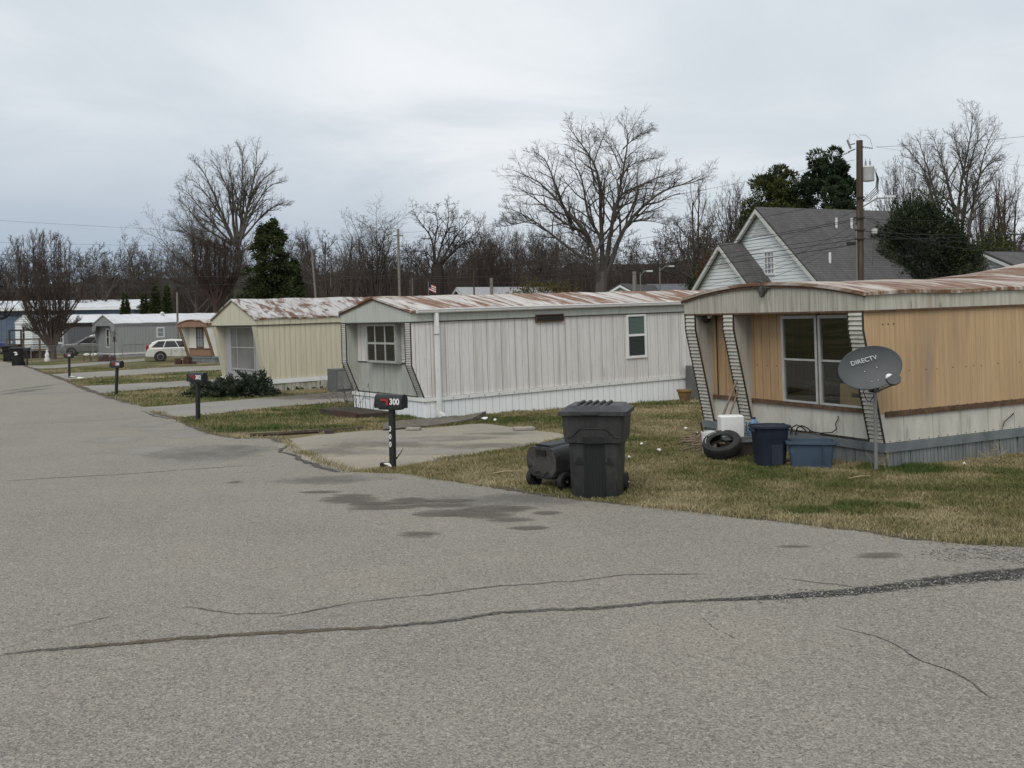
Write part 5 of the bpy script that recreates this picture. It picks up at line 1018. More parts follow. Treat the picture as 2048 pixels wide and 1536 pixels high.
# ---------------------------------------------------------------- bare trees
def polytubes(polys, sides):
    """all tubes of one list of (points, radii) as numpy vertex and quad arrays"""
    Vs, Fs, off = [], [], 0
    ang = {n: np.arange(n)*2*PI/n for n in (3, 4, 5, 6, 8)}
    for (P, r), n in zip(polys, sides):
        k = len(P); d = np.gradient(P, axis=0); d /= np.linalg.norm(d, axis=1, keepdims=True)+1e-9
        ref = np.array((0, 0, 1.)) if abs(d[0, 2]) < .9 else np.array((1., 0, 0)); x = np.cross(d, ref); x /= np.linalg.norm(x, axis=1, keepdims=True)+1e-9; y = np.cross(d, x); a = ang[n]
        V = P[:, None]+(x[:, None]*np.cos(a)[None, :, None]+y[:, None]*np.sin(a)[None, :, None])*r[:, None, None]
        I = off+np.arange(k*n).reshape(k, n); J = np.roll(I, -1, 1)
        Vs.append(V.reshape(-1, 3)); Fs.append(np.stack([I[:-1], J[:-1], J[1:], I[1:]], -1).reshape(-1, 4)); off += k*n
    return np.concatenate(Vs), np.concatenate(Fs)
class Grow:
    def __init__(s, seed, levels, rmin=.009): s.r = random.Random(seed); s.lv = levels; s.out = []; s.rmin = rmin
    def branch(s, p, d, L, r, lev):
        q = s.lv[lev]; n = q.get('seg', 5); P = [p]; D = [d]; rr = s.r
        for i in range(n):
            d = (d+Vector((rr.gauss(0, 1), rr.gauss(0, 1), rr.gauss(0, 1)))*q.get('wob', .12)+Vector((0, 0, q.get('up', .1)))*(1/n)*(1+i*q.get('upg', 0))).normalized(); p = p+d*(L/n); P.append(p); D.append(d)
        e = q.get('taper', .3); rad = [max(s.rmin, r*(1-(1-e)*i/n)) for i in range(n+1)]; s.out.append((lev, P, rad))
        if lev+1 >= len(s.lv): return
        c = s.lv[lev+1]; k = c['n']; st = c.get('start', .25); az = rr.uniform(0, 6.3)
        for j in range(k):
            t = st+(1-st)*(j+rr.random()*.9)/k; i = min(int(t*n), n-1); f = t*n-i; bp = P[i].lerp(P[i+1], f); bd = D[i+1] if i+1 < len(D) else D[-1]
            a = R(rr.uniform(*c['ang'])); az += 2.4+rr.uniform(-.5, .5); x = bd.orthogonal().normalized(); y = bd.cross(x); nd = (bd*math.cos(a)+(x*math.cos(az)+y*math.sin(az))*math.sin(a)).normalized()
            if nd.z < c.get('minz', -.4): nd.z = abs(nd.z)*.3; nd.normalize()
            s.branch(bp, nd, L*c['len']*rr.uniform(.7, 1.15)*(1-.35*(t-st)*c.get('conic', 1)), rad[i]*c.get('rad', .55), lev+1)
KINDS = {
 'fan': ([dict(seg=6, wob=.03, up=.1, taper=.5), dict(n=15, len=.95, ang=(10, 50), start=.25, up=.55, wob=.05, seg=7, rad=.45, conic=.6), dict(n=10, len=.5, ang=(18, 42), start=.22, up=.3, wob=.07, seg=5), dict(n=6, len=.48, ang=(22, 50), up=.15, wob=.1, seg=4), dict(n=4, len=.55, ang=(25, 55), wob=.12, seg=3, rad=.6), dict(n=1, len=.55, ang=(25, 60), wob=.15, seg=2, rad=.7)], .42),
 'elm': ([dict(seg=4, wob=.04, up=.1, taper=.75), dict(n=11, len=2.3, ang=(10, 62), start=.2, up=.22, wob=.075, seg=9, rad=.5, conic=.1), dict(n=10, len=.5, ang=(25, 58), start=.3, up=.2, wob=.11, seg=6), dict(n=6, len=.52, ang=(25, 58), up=.12, wob=.12, seg=5), dict(n=4, len=.62, ang=(20, 50), up=.05, wob=.09, seg=4, rad=.5), dict(n=1, len=.9, ang=(15, 45), up=-.08, wob=.08, seg=3, rad=.7)], .2),
 'oak': ([dict(seg=5, wob=.05, up=.1, taper=.7), dict(n=8, len=1.5, ang=(25, 70), start=.45, up=.4, wob=.14, seg=8, rad=.6, conic=.2), dict(n=8, len=.45, ang=(30, 65), start=.3, up=.3, wob=.18, seg=5, rad=.5), dict(n=7, len=.42, ang=(30, 65), up=.3, wob=.18, seg=4), dict(n=4, len=.46, ang=(30, 65), up=.2, wob=.2, seg=3, rad=.6), dict(n=1, len=.5, ang=(30, 60), wob=.2, seg=2, rad=.7)], .28),
 'upright': ([dict(seg=3, wob=.02, up=.1, taper=.8), dict(n=46, len=3.6, ang=(4, 52), start=.3, up=2.2, wob=.035, seg=7, rad=.3, conic=0, taper=.25), dict(n=15, len=.19, ang=(12, 40), start=.12, up=.5, wob=.07, seg=4, conic=.3), dict(n=6, len=.45, ang=(20, 50), up=.2, wob=.12, seg=3), dict(n=2, len=.5, ang=(25, 55), wob=.15, seg=2, rad=.7)], .17),
 'tall': ([dict(seg=3, wob=.02, up=.1, taper=.85), dict(n=7, len=4.6, ang=(3, 20), start=.3, up=.25, wob=.04, seg=9, rad=.55, conic=.1), dict(n=13, len=.24, ang=(22, 55), start=.3, up=.4, wob=.08, seg=5, rad=.45), dict(n=7, len=.45, ang=(25, 55), up=.2, wob=.13, seg=4), dict(n=5, len=.5, ang=(25, 60), wob=.16, seg=3, rad=.65)], .14),
 'wood': ([dict(seg=6, wob=.05, up=.1, taper=.35), dict(n=11, len=.5, ang=(18, 55), start=.3, up=.5, wob=.1, seg=5, rad=.5), dict(n=7, len=.48, ang=(22, 55), start=.2, up=.25, wob=.13, seg=4), dict(n=6, len=.48, ang=(25, 60), up=.1, wob=.15, seg=3), dict(n=4, len=.55, ang=(25, 60), wob=.18, seg=2, rad=.7)], .9)}
def skeleton(kind, seed, h, w, r0, drop=0, rmin=.008):
    lv, th = KINDS[kind]; lv = lv[:len(lv)-drop]; g = Grow(seed, lv, rmin); g.branch(Vector((0, 0, -.3)), Vector((0, 0, 1)), h*th, r0, 0)
    A = np.array([p for _, P, _ in g.out for p in P]); zt = np.percentile(A[:, 2], 99.6); x0, x1 = np.percentile(A[:, 0], [.5, 99.5]); cx = 0
    sx, sz = w/(x1-x0), h/zt; off = -(x0+x1)/2*.8
    out = []
    for lev, P, r in g.out:
        P = np.array(P); f = np.clip(P[:, 2]/(.35*zt), 0, 1)[:, None]*off; P = P*[sx, sx, sz]; P[:, 0:1] += f*sx; out.append((lev, P, np.array(r)*1.))
    return out
SIDES = [8, 6, 4, 3, 3, 3]
def limbed_tree(name, label, px, D, org, sc, trunk, limbs, kind, mat, r0, seed, group, depth=.8, rl=.5, cl=.42, vs=1.):
    b = foot(px, D); o = thing(name, label, 'tree', b, 0, group); rr = random.Random(seed); lv = KINDS[kind][0]; g = Grow(seed, lv, .0065); main = []
    yb_ = trunk[0][1]; W_ = lambda q, d: at(org[0]+q[0]/sc, org[1]+(yb_-(yb_-q[1])*vs)/sc, D)*(1+d/D)*1.0-b-Vector((0, 0, H*d/D))
    T = [Vector((0, 0, -.3))]+[W_(q, 0) for q in trunk]; main.append((np.array(T), np.linspace(r0, r0*.75, len(T))))
    for L in limbs:
        off = rr.choice((-1, 1))*rr.uniform(.15, 1)*depth; raw = [W_(q, 0) for q in L]; raw[-1] = raw[-2].lerp(raw[-1], .72); tot = sum((y-x).length for x, y in zip(raw, raw[1:])); P = []; acc = 0
        for i, (x, y) in enumerate(zip(raw, raw[1:])):
            sl = (y-x).length; k = max(2, int(sl/.9))
            for j in range(k): u = (acc+sl*j/k)/tot; w_ = x.lerp(y, j/k); P.append(w_+Vector((0, off*tot*.5*u, 0))+Vector((rr.gauss(0, .05), rr.gauss(0, .05), rr.gauss(0, .05)))*tot/12)
            acc += sl
        P.append(raw[-1]+Vector((0, off*tot*.5, 0))); P = [P[0]]+[(P[i-1]+P[i]*2+P[i+1])/4 for i in range(1, len(P)-1)]+[P[-1]]
        n = len(P)-1; ra = max(.07, min(r0*rl, tot*.021)); rad = [max(.012, ra*(1-.93*(i/n)**.8)) for i in range(n+1)]; main.append((np.array(P), np.array(rad)))
        c = lv[2]; k = int(c['n']*1.6); az = rr.uniform(0, 6)
        for j in range(k):
            t = .2+.8*(j+rr.random()*.9)/k; i = min(int(t*n), n-1); bp = P[i].lerp(P[i+1], t*n-i); bd = (P[i+1]-P[i]).normalized(); a = R(rr.uniform(*c['ang'])); az += 2.4+rr.uniform(-.5, .5); x = bd.orthogonal().normalized(); y = bd.cross(x)
            nd = (bd*math.cos(a)+(x*math.cos(az)+y*math.sin(az))*math.sin(a)).normalized()
            if nd.z < -.1: nd.z = abs(nd.z)*.4; nd.normalize()
            g.branch(bp, nd, max(1.1 if cl > .3 else .5, tot*cl*rr.uniform(.6, 1.15)*(1.08-.8*t)), max(.02, rad[i]*.6), 2)
    V, Fc = polytubes(main, [8]+[6]*(len(main)-1)); np_mesh('trunk', V, Fc, m[mat], o, smooth=True)
    out = [(l, np.array(P), np.minimum(np.array(r), .05 if l > 2 else .09)) for l, P, r in g.out]; V, Fc = polytubes([(q[1], q[2]) for q in out], [SIDES[q[0]] for q in out]); np_mesh('crown', V, Fc, m[mat], o, smooth=True); return o
def bare_tree(name, label, px, D, top, wpx, kind, mat, r0, seed, group=None, cpx=None, drop=0):
    b = foot(px, D); h = at(px, top, D).z-b.z; w = wpx/F*D; o = thing(name, label, 'tree', b, 0, group)
    out = skeleton(kind, seed, h, w, r0, drop); cut = 2 if kind not in ('upright', 'wood') else 1
    for part, sel in (('trunk', [q for q in out if q[0] < cut]), ('crown', [q for q in out if q[0] >= cut])):
        V, Fc = polytubes([(q[1], q[2]) for q in sel], [SIDES[q[0]] for q in sel])
        if cpx: V[:, 0] += (cpx-px)/F*D*np.clip(V[:, 2]/h*1.5, 0, 1)
        np_mesh(part, V, Fc, m[mat], o, smooth=True)
    return o
BT = 'bare trees'
TREES = [
 ('bare_tree', 'round crowned bare tree just right of the cedar', 655, 116, 427, 165, 'oak', 'bark', .36, 12),
 ('bare_tree', 'bare tree with fine twigs left of the grey utility pole', 762, 111, 412, 185, 'fan', 'bark', .38, 14),
 ('bare_tree', 'small rounded bare tree far left against the sky', 285, 142, 459, 95, 'oak', 'bark', .36, 15),
 ('bare_tree', 'dark bare tree at the left edge of the picture', -22, 100, 452, 150, 'oak', 'bark_dark', .36, 16),
 ('bare_tree', 'bare tree right of the huge spreading one', 1385, 99, 352, 190, 'oak', 'bark', .36, 17),
 ('bare_tree', 'slender bare tree left of the yellowish pine', 1478, 96, 352, 130, 'fan', 'bark', .32, 18),
 ('bare_tree', 'bare tree just right of the transformer', 1815, 92, 300, 135, 'fan', 'bark_lite', .3, 20),
 ('bare_tree', 'brown bare tree at the right edge of the picture', 2035, 100, 320, 170, 'oak', 'bark_red', .36, 21),
 ('bare_tree', 'reddish broom shaped bare tree right of the forked oak', 992, 106, 442, 110, 'upright', 'bark_red', .22, 22),
 ('bare_tree', 'thin bare tree between the holly and the right edge', 1968, 112, 342, 120, 'fan', 'bark_red', .28, 23),
 ('bare_tree', 'low bare tree left of the upright broom shaped one', 205, 125, 500, 110, 'oak', 'bark', .28, 24),
 ('bare_tree', 'bare tree half behind the huge spreading tree on its left', 1075, 118, 450, 120, 'fan', 'bark', .3, 25),
 ('bare_tree', 'twiggy brown bare tree close behind the white house', 1420, 84, 420, 130, 'oak', 'bark', .26, 26),
 ('bare_tree', 'grey twiggy bare tree on the left flank of the tall fan shaped one', 392, 116, 392, 190, 'fan', 'bark_lite', .3, 28),
 ('bare_tree', 'small bare tree left of the cedar base', 600, 125, 470, 90, 'fan', 'bark', .26, 27)]
for q in TREES: bare_tree(*q, group=BT)
limbed_tree('bare_tree', 'huge spreading bare tree with many stems behind the white trailer', 1203, 92, (980, 200), 3.84, [(855, 1450), (865, 1300)],
 [[(850, 1450), (800, 1180), (770, 1050), (650, 900), (560, 780), (430, 620), (300, 530), (160, 480)], [(700, 1180), (560, 1060), (420, 930), (330, 860), (200, 780), (100, 740)], [(770, 1050), (720, 960), (560, 890), (420, 740), (280, 640), (180, 560)], [(860, 1300), (850, 1000), (760, 900), (715, 700), (700, 560), (640, 420), (540, 320)],
  [(640, 950), (540, 700), (460, 480), (420, 380), (300, 300)], [(870, 1300), (850, 1050), (840, 700), (820, 480), (740, 330), (640, 200), (590, 140)], [(890, 1300), (910, 1000), (940, 850), (970, 650), (1000, 400), (1020, 250), (980, 80)], [(1000, 420), (960, 300), (910, 180), (830, 110)], [(920, 1000), (960, 760), (1010, 620), (1150, 550), (1350, 450), (1550, 360)],
  [(900, 1350), (980, 1050), (1030, 920), (1130, 790), (1250, 670), (1380, 600), (1500, 580), (1680, 500)], [(1040, 900), (1150, 860), (1300, 890), (1420, 960)], [(1020, 260), (1100, 170), (1230, 110)], [(980, 520), (1060, 400), (1180, 330), (1320, 320)], [(820, 560), (760, 420), (760, 250), (740, 150)], [(330, 860), (200, 900), (80, 930)], [(850, 1200), (700, 1220), (480, 1250), (380, 1270)], [(960, 760), (1080, 720), (1250, 640), (1420, 500)]], 'elm', 'bark_lite', .62, 3, BT, vs=.9)
limbed_tree('bare_tree', 'tall fan shaped bare tree left of the dark cedar', 474, 120, (300, 260), 4.2675, [(745, 1340), (750, 1010)],
 [[(750, 1000), (770, 700), (770, 350), (740, 120)], [(752, 1000), (800, 780), (860, 450), (900, 200), (890, 100)], [(760, 960), (840, 760), (960, 530), (1060, 420), (1130, 440)], [(770, 930), (880, 800), (980, 680), (1100, 600), (1190, 650)], [(745, 980), (700, 780), (690, 500), (660, 250), (640, 130)], [(735, 980), (640, 720), (560, 480), (490, 300), (420, 250)], [(730, 980), (580, 620), (470, 450), (390, 390)],
  [(720, 960), (600, 850), (450, 640), (340, 500), (290, 470)], [(700, 960), (560, 880), (400, 780), (260, 600), (220, 560)], [(690, 1000), (500, 940), (300, 860), (100, 800)], [(755, 900), (820, 600), (930, 330), (1050, 260)], [(748, 900), (740, 600), (600, 300), (520, 180)], [(690, 1020), (450, 960), (200, 780), (150, 700)], [(740, 1100), (560, 1000), (350, 820), (250, 780)], [(745, 1150), (620, 1050), (480, 980), (380, 960)], [(755, 1050), (860, 950), (1000, 860), (1120, 830)], [(770, 700), (800, 450), (820, 200), (800, 110)]], 'fan', 'bark_lite', .5, 5, BT, .7, vs=.96)
limbed_tree('bare_tree', 'forked dark oak with thick gnarled limbs right of the grey pole', 875, 100, (560, 380), 4.6545, [(1468, 960), (1470, 800), (1460, 690)],
 [[(1445, 860), (1340, 770), (1230, 650), (1130, 540)], [(1440, 810), (1390, 700), (1360, 580), (1300, 490)], [(1435, 690), (1420, 480), (1380, 390), (1310, 310), (1240, 210), (1210, 130)], [(1445, 690), (1430, 470), (1470, 330), (1440, 200), (1400, 150)], [(1455, 690), (1500, 500), (1560, 350), (1570, 180), (1550, 115)], [(1470, 700), (1560, 560), (1650, 390), (1740, 290), (1760, 210)], [(1480, 720), (1620, 560), (1720, 480), (1850, 360), (1870, 270)], [(1500, 680), (1600, 570), (1700, 510), (1850, 500)], [(1440, 720), (1380, 560), (1240, 570), (1170, 590)], [(1500, 500), (1600, 330), (1640, 240)]], 'oak', 'bark_dark', .7, 7, BT, .7, .62)
limbed_tree('bare_tree', 'tall bare trees in one clump above the holly', 1913, 100, (1380, 200), 3.066, [(1625, 1000), (1640, 750)],
 [[(1620, 900), (1620, 700), (1625, 500), (1640, 300), (1650, 100), (1650, 30)], [(1625, 680), (1600, 450), (1560, 250), (1530, 100)], [(1700, 950), (1700, 720), (1730, 480), (1760, 250), (1830, 70)], [(1660, 950), (1670, 700), (1690, 400), (1750, 200), (1760, 80)], [(1590, 950), (1555, 640), (1510, 450), (1470, 250), (1430, 120)], [(1540, 800), (1510, 600), (1480, 380), (1400, 250), (1380, 220)], [(1735, 500), (1850, 330), (1930, 310)], [(1690, 420), (1620, 250), (1580, 120)]], 'tall', 'bark_lite', .3, 19, BT, .6, .7, vs=.93)
r_ = random.Random(4)
LS = [[(457, 1290), (455+(x-455)*.5, 1150), (455+(x-455)*.9+20, 930), (x, 620), (x+r_.uniform(-12, 12), 175+((x-370)/250)**2*170+r_.uniform(-25, 40))] for x in np.linspace(150, 590, 32)]+[[(500, 1150), (640, 900), (760, 720), (900, 520)], [(480, 1100), (640, 880), (720, 700), (800, 580)], [(300, 900), (160, 620), (90, 430), (20, 300)], [(330, 960), (150, 800), (40, 700), (-60, 600)], [(500, 1180), (620, 1080), (700, 1010)], [(440, 1200), (300, 1130), (200, 1080)]]
limbed_tree('bare_tree', 'dense upright bare tree on the far yard, multi stemmed broom shape', 107, 79, (0, 400), 4.267, [(460, 1375), (457, 1280)], LS, 'upright', 'bark_red', .27, 41, BT, .35, .27, .16)
LS = [[(560, 1500), (560+(x-560)*.6, 1380), (560+(x-560)*.95, 1230), (x, 1060), (x+r_.uniform(-12, 12), 880+abs(x-560)*.35+r_.uniform(-30, 60))] for x in np.linspace(380, 760, 20)]+[[(540, 1400), (380, 1200), (250, 1080)], [(580, 1400), (700, 1280), (850, 1160)], [(500, 1420), (300, 1320), (150, 1260)]]
limbed_tree('bare_tree', 'reddish upright bare tree in front of the tall fan shaped one', 431, 90, (300, 260), 4.2675, [(560, 1600), (560, 1490)], LS, 'upright', 'bark_maroon', .25, 42, BT, .35, .32, .19)

# ---------------------------------------------------------------- evergreens
def leaves(name, P, D, L, W, mat, parent, tint):
    """one small quad per leaf: position P, direction D"""
    N = len(P); rnd = rng.normal(size=(N, 3)); s_ = np.cross(D, rnd); s_ /= np.linalg.norm(s_, axis=1, keepdims=True)+1e-9
    D = D/(np.linalg.norm(D, axis=1, keepdims=True)+1e-9); l = (np.broadcast_to(L, (N,))*rng.uniform(.6, 1.3, N))[:, None]; w = (np.broadcast_to(W, (N,))*rng.uniform(.6, 1.3, N))[:, None]
    V = np.stack([P-s_*w*.5, P+D*l*.5+s_*w*.1-s_*w*.6, P+D*l, P+D*l*.5+s_*w*.5], 1).reshape(-1, 3)
    return np_mesh(name, V, np.arange(4*N).reshape(N, 4), mat, parent, np.repeat(tint, 4))
def evergreen(name, label, px, D, top, wpx, kind, mat, n, size, bottom=0., cat='tree', seed=1, group=None, base=None):
    b = foot(px, D); h = at(px, top, D).z-b.z; w = wpx/F*D/2; o = thing(name, label, cat, b, 0, group); g = np.random.default_rng(seed); z0 = bottom
    if kind == 'cedar':
        k = 190; tb = 1-g.random(k)**.75; ab = g.random(k)*2*PI; Lb = (1-tb)**.85*w*g.uniform(.6, 1.18, k)+.12*w; j = g.integers(k, size=n); u = g.uniform(.1, 1, n)**.75; a = ab[j]+g.normal(0, .16, n)*(1.1-u*.5); rr = Lb[j]*u
        P = np.stack([rr*np.cos(a), rr*np.sin(a), (h)*tb[j]+Lb[j]*(.12*u-.3*u*u)+g.normal(0, .05*w, n)*(1.2-.6*u)], -1)+g.normal(0, .03*w, (n, 3)); Dd = np.stack([np.cos(a), np.sin(a), g.uniform(-.9, .35, n)], -1)+g.normal(0, .35, (n, 3)); ti = np.clip(g.uniform(.05, .7, k)[j]+g.normal(0, .18, n), 0, 1)
    elif kind == 'cone':
        t = 1-g.random(n)**.62; a = g.random(n)*2*PI; lump = .72+.5*vnoise(a*1.6+40, t*7, seed)+.22*vnoise(a*5+9, t*16, seed+1); rr = (1-t)**.8*w*lump*np.sqrt(g.uniform(.35, 1, n))
        P = np.stack([rr*np.cos(a), rr*np.sin(a), z0+(h-z0)*(t-.0)-rr*.12], -1); Dd = np.stack([np.cos(a), np.sin(a), g.uniform(-.7, .5, n)], -1)+g.normal(0, .35, (n, 3)); ti = np.clip(.25+.5*vnoise(a*3, t*14, seed+2)+g.normal(0, .2, n), 0, 1)
    elif kind == 'pine':
        k = 150; q = g.normal(size=(k, 3)); q /= np.linalg.norm(q, axis=1, keepdims=True); q *= g.uniform(.35, 1, (k, 1))**.6; zc = z0+(h-z0)*.5; c = q*[w*.95, w*.95, (h-z0)*.5]+[0, 0, zc]
        c[:, :2] *= (1.1-.45*np.clip((c[:, 2:]-zc)/((h-z0)/2), -1, 1)); j = g.integers(k, size=n); rad = g.uniform(.55, 1.15, k)[j][:, None]*w*.27; v = g.normal(size=(n, 3)); v /= np.linalg.norm(v, axis=1, keepdims=True)
        P = c[j]+v*rad*[1, 1, .65]*g.uniform(.3, 1, (n, 1))**.5; Dd = v+[0, 0, .4]; ti = np.clip(g.uniform(.15, .75, k)[j]+g.normal(0, .2, n), 0, 1)
    else:
        v = g.normal(size=(n, 3)); v /= np.linalg.norm(v, axis=1, keepdims=True); a = np.arctan2(v[:, 1], v[:, 0]); lump = .7+.46*vnoise(a*2.2+20, v[:, 2]*3+9, seed)+.26*vnoise(a*6+3, v[:, 2]*9+30, seed+3); zc = z0+(h-z0)*.45
        P = v*lump[:, None]*g.uniform(.55, 1, (n, 1))**.4*[w, w, 1]; P[:, 2] = zc+P[:, 2]*np.where(v[:, 2] > 0, (h-zc)/1.02, (zc-z0)*1.); Dd = v+g.normal(0, .6, (n, 3)); ti = np.clip(vnoise(a*4, v[:, 2]*7, seed+5)*.7+g.normal(.1, .2, n), 0, 1)
    zq = np.percentile(P[:, 2], 99.7); P[:, 2] = z0+(P[:, 2]-z0)*(h-z0)/(zq-z0); xq = np.percentile(np.abs(P[:, 0]), 98.5); P[:, :2] *= w/xq
    out = skeleton('wood', seed, h*.93, w*1.3, .02*h+.05, 2); V, Fc = polytubes([(q_[1], q_[2]) for q_ in out], [SIDES[q_[0]] for q_ in out]); np_mesh('trunk', V, Fc, m['bark_dark'], o, smooth=True)
    leaves('crown', P, Dd, size, size*.38, m[mat], o, ti); return o
evergreen('cedar_tree', 'dark green cedar in front of the tall fan shaped bare tree', 542, 78, 446, 165, 'cedar', 'leaf_cedar', 60000, .26, 0, seed=31)
evergreen('cedar_tree', 'low cedar bush to the right of the dark green cedar', 588, 80, 520, 72, 'cedar', 'leaf_cedar', 9000, .3, 0, seed=32)
evergreen('pine_tree', 'dark green pine rising above the white house roof', 1660, 82, 304, 126, 'pine', 'leaf_pine', 46000, .3, 3.2, seed=33)
evergreen('pine_tree', 'yellowish pine left of the dark green pine', 1560, 84, 338, 140, 'pine', 'leaf_ypine', 34000, .3, 3.6, seed=34)
evergreen('holly_tree', 'broad very dark holly tree right of the brown utility pole', 1850, 60, 404, 212, 'ball', 'leaf_holly', 78000, .2, 0, seed=35)
evergreen('cedar_tree', 'olive evergreen between the holly and the low white house', 1990, 75, 462, 105, 'ball', 'leaf_ypine', 14000, .25, 0, seed=36)
for i, (px, top, w, lb) in enumerate(((252, 589, 26, 'leftmost squat arborvitae behind the grey trailer roof'), (290, 588, 20, 'middle slim arborvitae behind the grey trailer roof'), (312, 567, 30, 'tallest dark arborvitae behind the grey trailer roof'), (335, 572, 26, 'rightmost arborvitae beside the reddish bare tree'))): evergreen('arborvitae', lb, px, 108, top, w, 'cone', 'leaf_cedar', 5000, .3, 0, seed=40+i, group='arborvitae row')
evergreen('shrub', 'rusty brown shrub left of the white house', 1425, 72, 498, 70, 'ball', 'leaf_rust', 6000, .2, 0, 'shrub', seed=45)
evergreen('shrub', 'wide olive shrub behind the white trailer roof', 1085, 86, 558, 170, 'ball', 'leaf_olive', 9000, .2, 0, 'shrub', seed=46)
evergreen('shrub', 'dark low shrub left of the white house base', 1400, 66, 545, 60, 'ball', 'leaf_holly', 5000, .2, 0, 'shrub', seed=47)
# juniper: arching sprays
jb = foot(468, 33.6); jo = thing('juniper_bush', 'sprawling grey green juniper bush before the yellow trailer', 'bush', jb); g = np.random.default_rng(50); P = []; Dd = []; tt = []; sp = []
for i in range(330):
    a = g.uniform(0, 2*PI); L_ = g.uniform(.4, 1.05); el = g.uniform(.03, .9) if i > 30 else g.uniform(.7, 1.3); x0 = Vector((g.uniform(-.75, .7) if i > 30 else g.choice([-.25, .7, .75, .65, .1])+g.normal(0, .1), g.uniform(-.4, .3), .05))
    if i <= 30: L_ *= 1.2
    d = Vector((math.cos(a)*math.cos(el), math.sin(a)*math.cos(el)*.8, math.sin(el)*.75)); pts = [x0+d*L_*t_-Vector((0, 0, .3*L_*t_*t_*max(0, 1-el))) for t_ in np.linspace(0, 1, 6)]
    sp.append((np.array(pts), np.linspace(.014, .004, 6))); k = 100; t_ = g.random(k)**.6; Q = np.array(pts); u = t_*5; iu = np.minimum(u.astype(int), 4); q = Q[iu]*(1-(u-iu))[:, None]+Q[iu+1]*(u-iu)[:, None]
    P.append(q+g.normal(0, .035, (k, 3))); Dd.append(np.array(d)[None]*1.2+g.normal(0, .55, (k, 3))+[0, 0, .15]); tt.append(np.clip(g.uniform(.1, .8)+g.normal(0, .15, k), 0, 1))
V, Fc = polytubes(sp, [3]*len(sp)); np_mesh('stems', V, Fc, m['bark_dark'], jo); leaves('foliage', np.concatenate(P), np.concatenate(Dd), .12, .04, m['leaf_juniper'], jo, np.concatenate(tt))

# ---------------------------------------------------------------- hills and the far wood
t = NT('wooded_hill'); col = t.mix(t.step(t.noise(.16, (1, 1, 1.3), 9, .75), .38, .62), (.1, .082, .072), (.055, .046, .041)); col = t.mix(t.step(t.noise(1.1, (4, 1, .25), 6, .7), .5, .7, 0, .7), col, (.13, .11, .1)); hillm = t.done(col, .95, .05)
xs = np.linspace(-420, 420, 340); vs = []; prof = [(170, -.5), (176, .35), (184, .75), (196, 1.), (230, .8), (300, -.2)]
hx = 9.2+2.2*(fbm(xs*.02, xs*0+3, 5, 3)-.5)*2+2.8*fbm(xs*.5, xs*0+1, 6, 4)+np.interp(xs, [-420, -70, -10, 60, 420], [0, 0, 2., 3.2, 3.])
Vh = np.array([[x*y/190, y, z*hh] for y, z in prof for x, hh in zip(xs, hx)]); I = np.arange(len(prof)*340).reshape(len(prof), 340)
hl = np_mesh('hills', Vh, np.stack([I[:-1, :-1], I[:-1, 1:], I[1:, 1:], I[1:, :-1]], -1).reshape(-1, 4), hillm); tag(hl, 'low brown wooded hills behind the trailer park', 'hills', kind='structure')
tmpl = []
for sd_ in (61, 62, 63, 64):
    out = skeleton('wood', sd_, 1., .55, .0125, 0, .0006); tmpl.append([(P, np.maximum(r, .0012)) for _, P, r in [(l, P, np.minimum(r, .02)) for l, P, r in out]])
    V, Fc = polytubes(tmpl[-1], [SIDES[l] if l < 1 else 3 for l, _, _ in out]); tmpl[-1] = (V, Fc)
g = np.random.default_rng(66)
def wood(n, D0, D1, px0, px1, toplo, tophi, mat, label):
    Vs, Fs, off = [], [], 0
    for i in range(n):
        px = px0+(px1-px0)*(i+g.random())/n; D = g.uniform(D0, D1); b = foot(px, D); h = at(px, g.uniform(toplo, tophi), D).z-b.z; V, Fc = tmpl[g.integers(4)]; a = g.uniform(0, 6.3); c, s_ = math.cos(a), math.sin(a)
        w = h*g.uniform(.8, 1.25); q = V*[w, w, h]; q = np.stack([q[:, 0]*c-q[:, 1]*s_, q[:, 0]*s_+q[:, 1]*c, q[:, 2]], -1)+[b.x, b.y, b.z-.2]; Vs.append(q); Fs.append(Fc+off); off += len(V)
    tag(np_mesh('treeline', np.concatenate(Vs), np.concatenate(Fs), m[mat], None, smooth=True), label, 'woods', kind='stuff')
wood(60, 140, 175, -80, 1000, 462, 530, 'bark', 'far bare wood behind the trailers on the left half')
wood(60, 112, 155, 900, 2150, 425, 510, 'bark', 'far bare wood behind the white house and huge bare tree')
sp = []
for i in range(26000):
    px = g.uniform(-120, 2170); D = g.uniform(100 if px > 640 else 138, 170); b = foot(px, D); h = g.uniform(2, 10)*(1 if px > 560 else .8); P0 = np.array([b.x, b.y, b.z-.1]); dx, dy = g.normal(0, .12, 2)*h; sp.append((np.array([P0, P0+[dx*.3, dy*.3, h*.55], P0+[dx, dy, h]]), np.array([.035, .025, .012])*g.uniform(.6, 1.6)))
V, Fc = polytubes(sp, [3]*len(sp)); tag(np_mesh('undergrowth', V, Fc, m['bark_red'], None), 'brown leafless undergrowth at the foot of the far wood', 'undergrowth', kind='stuff')

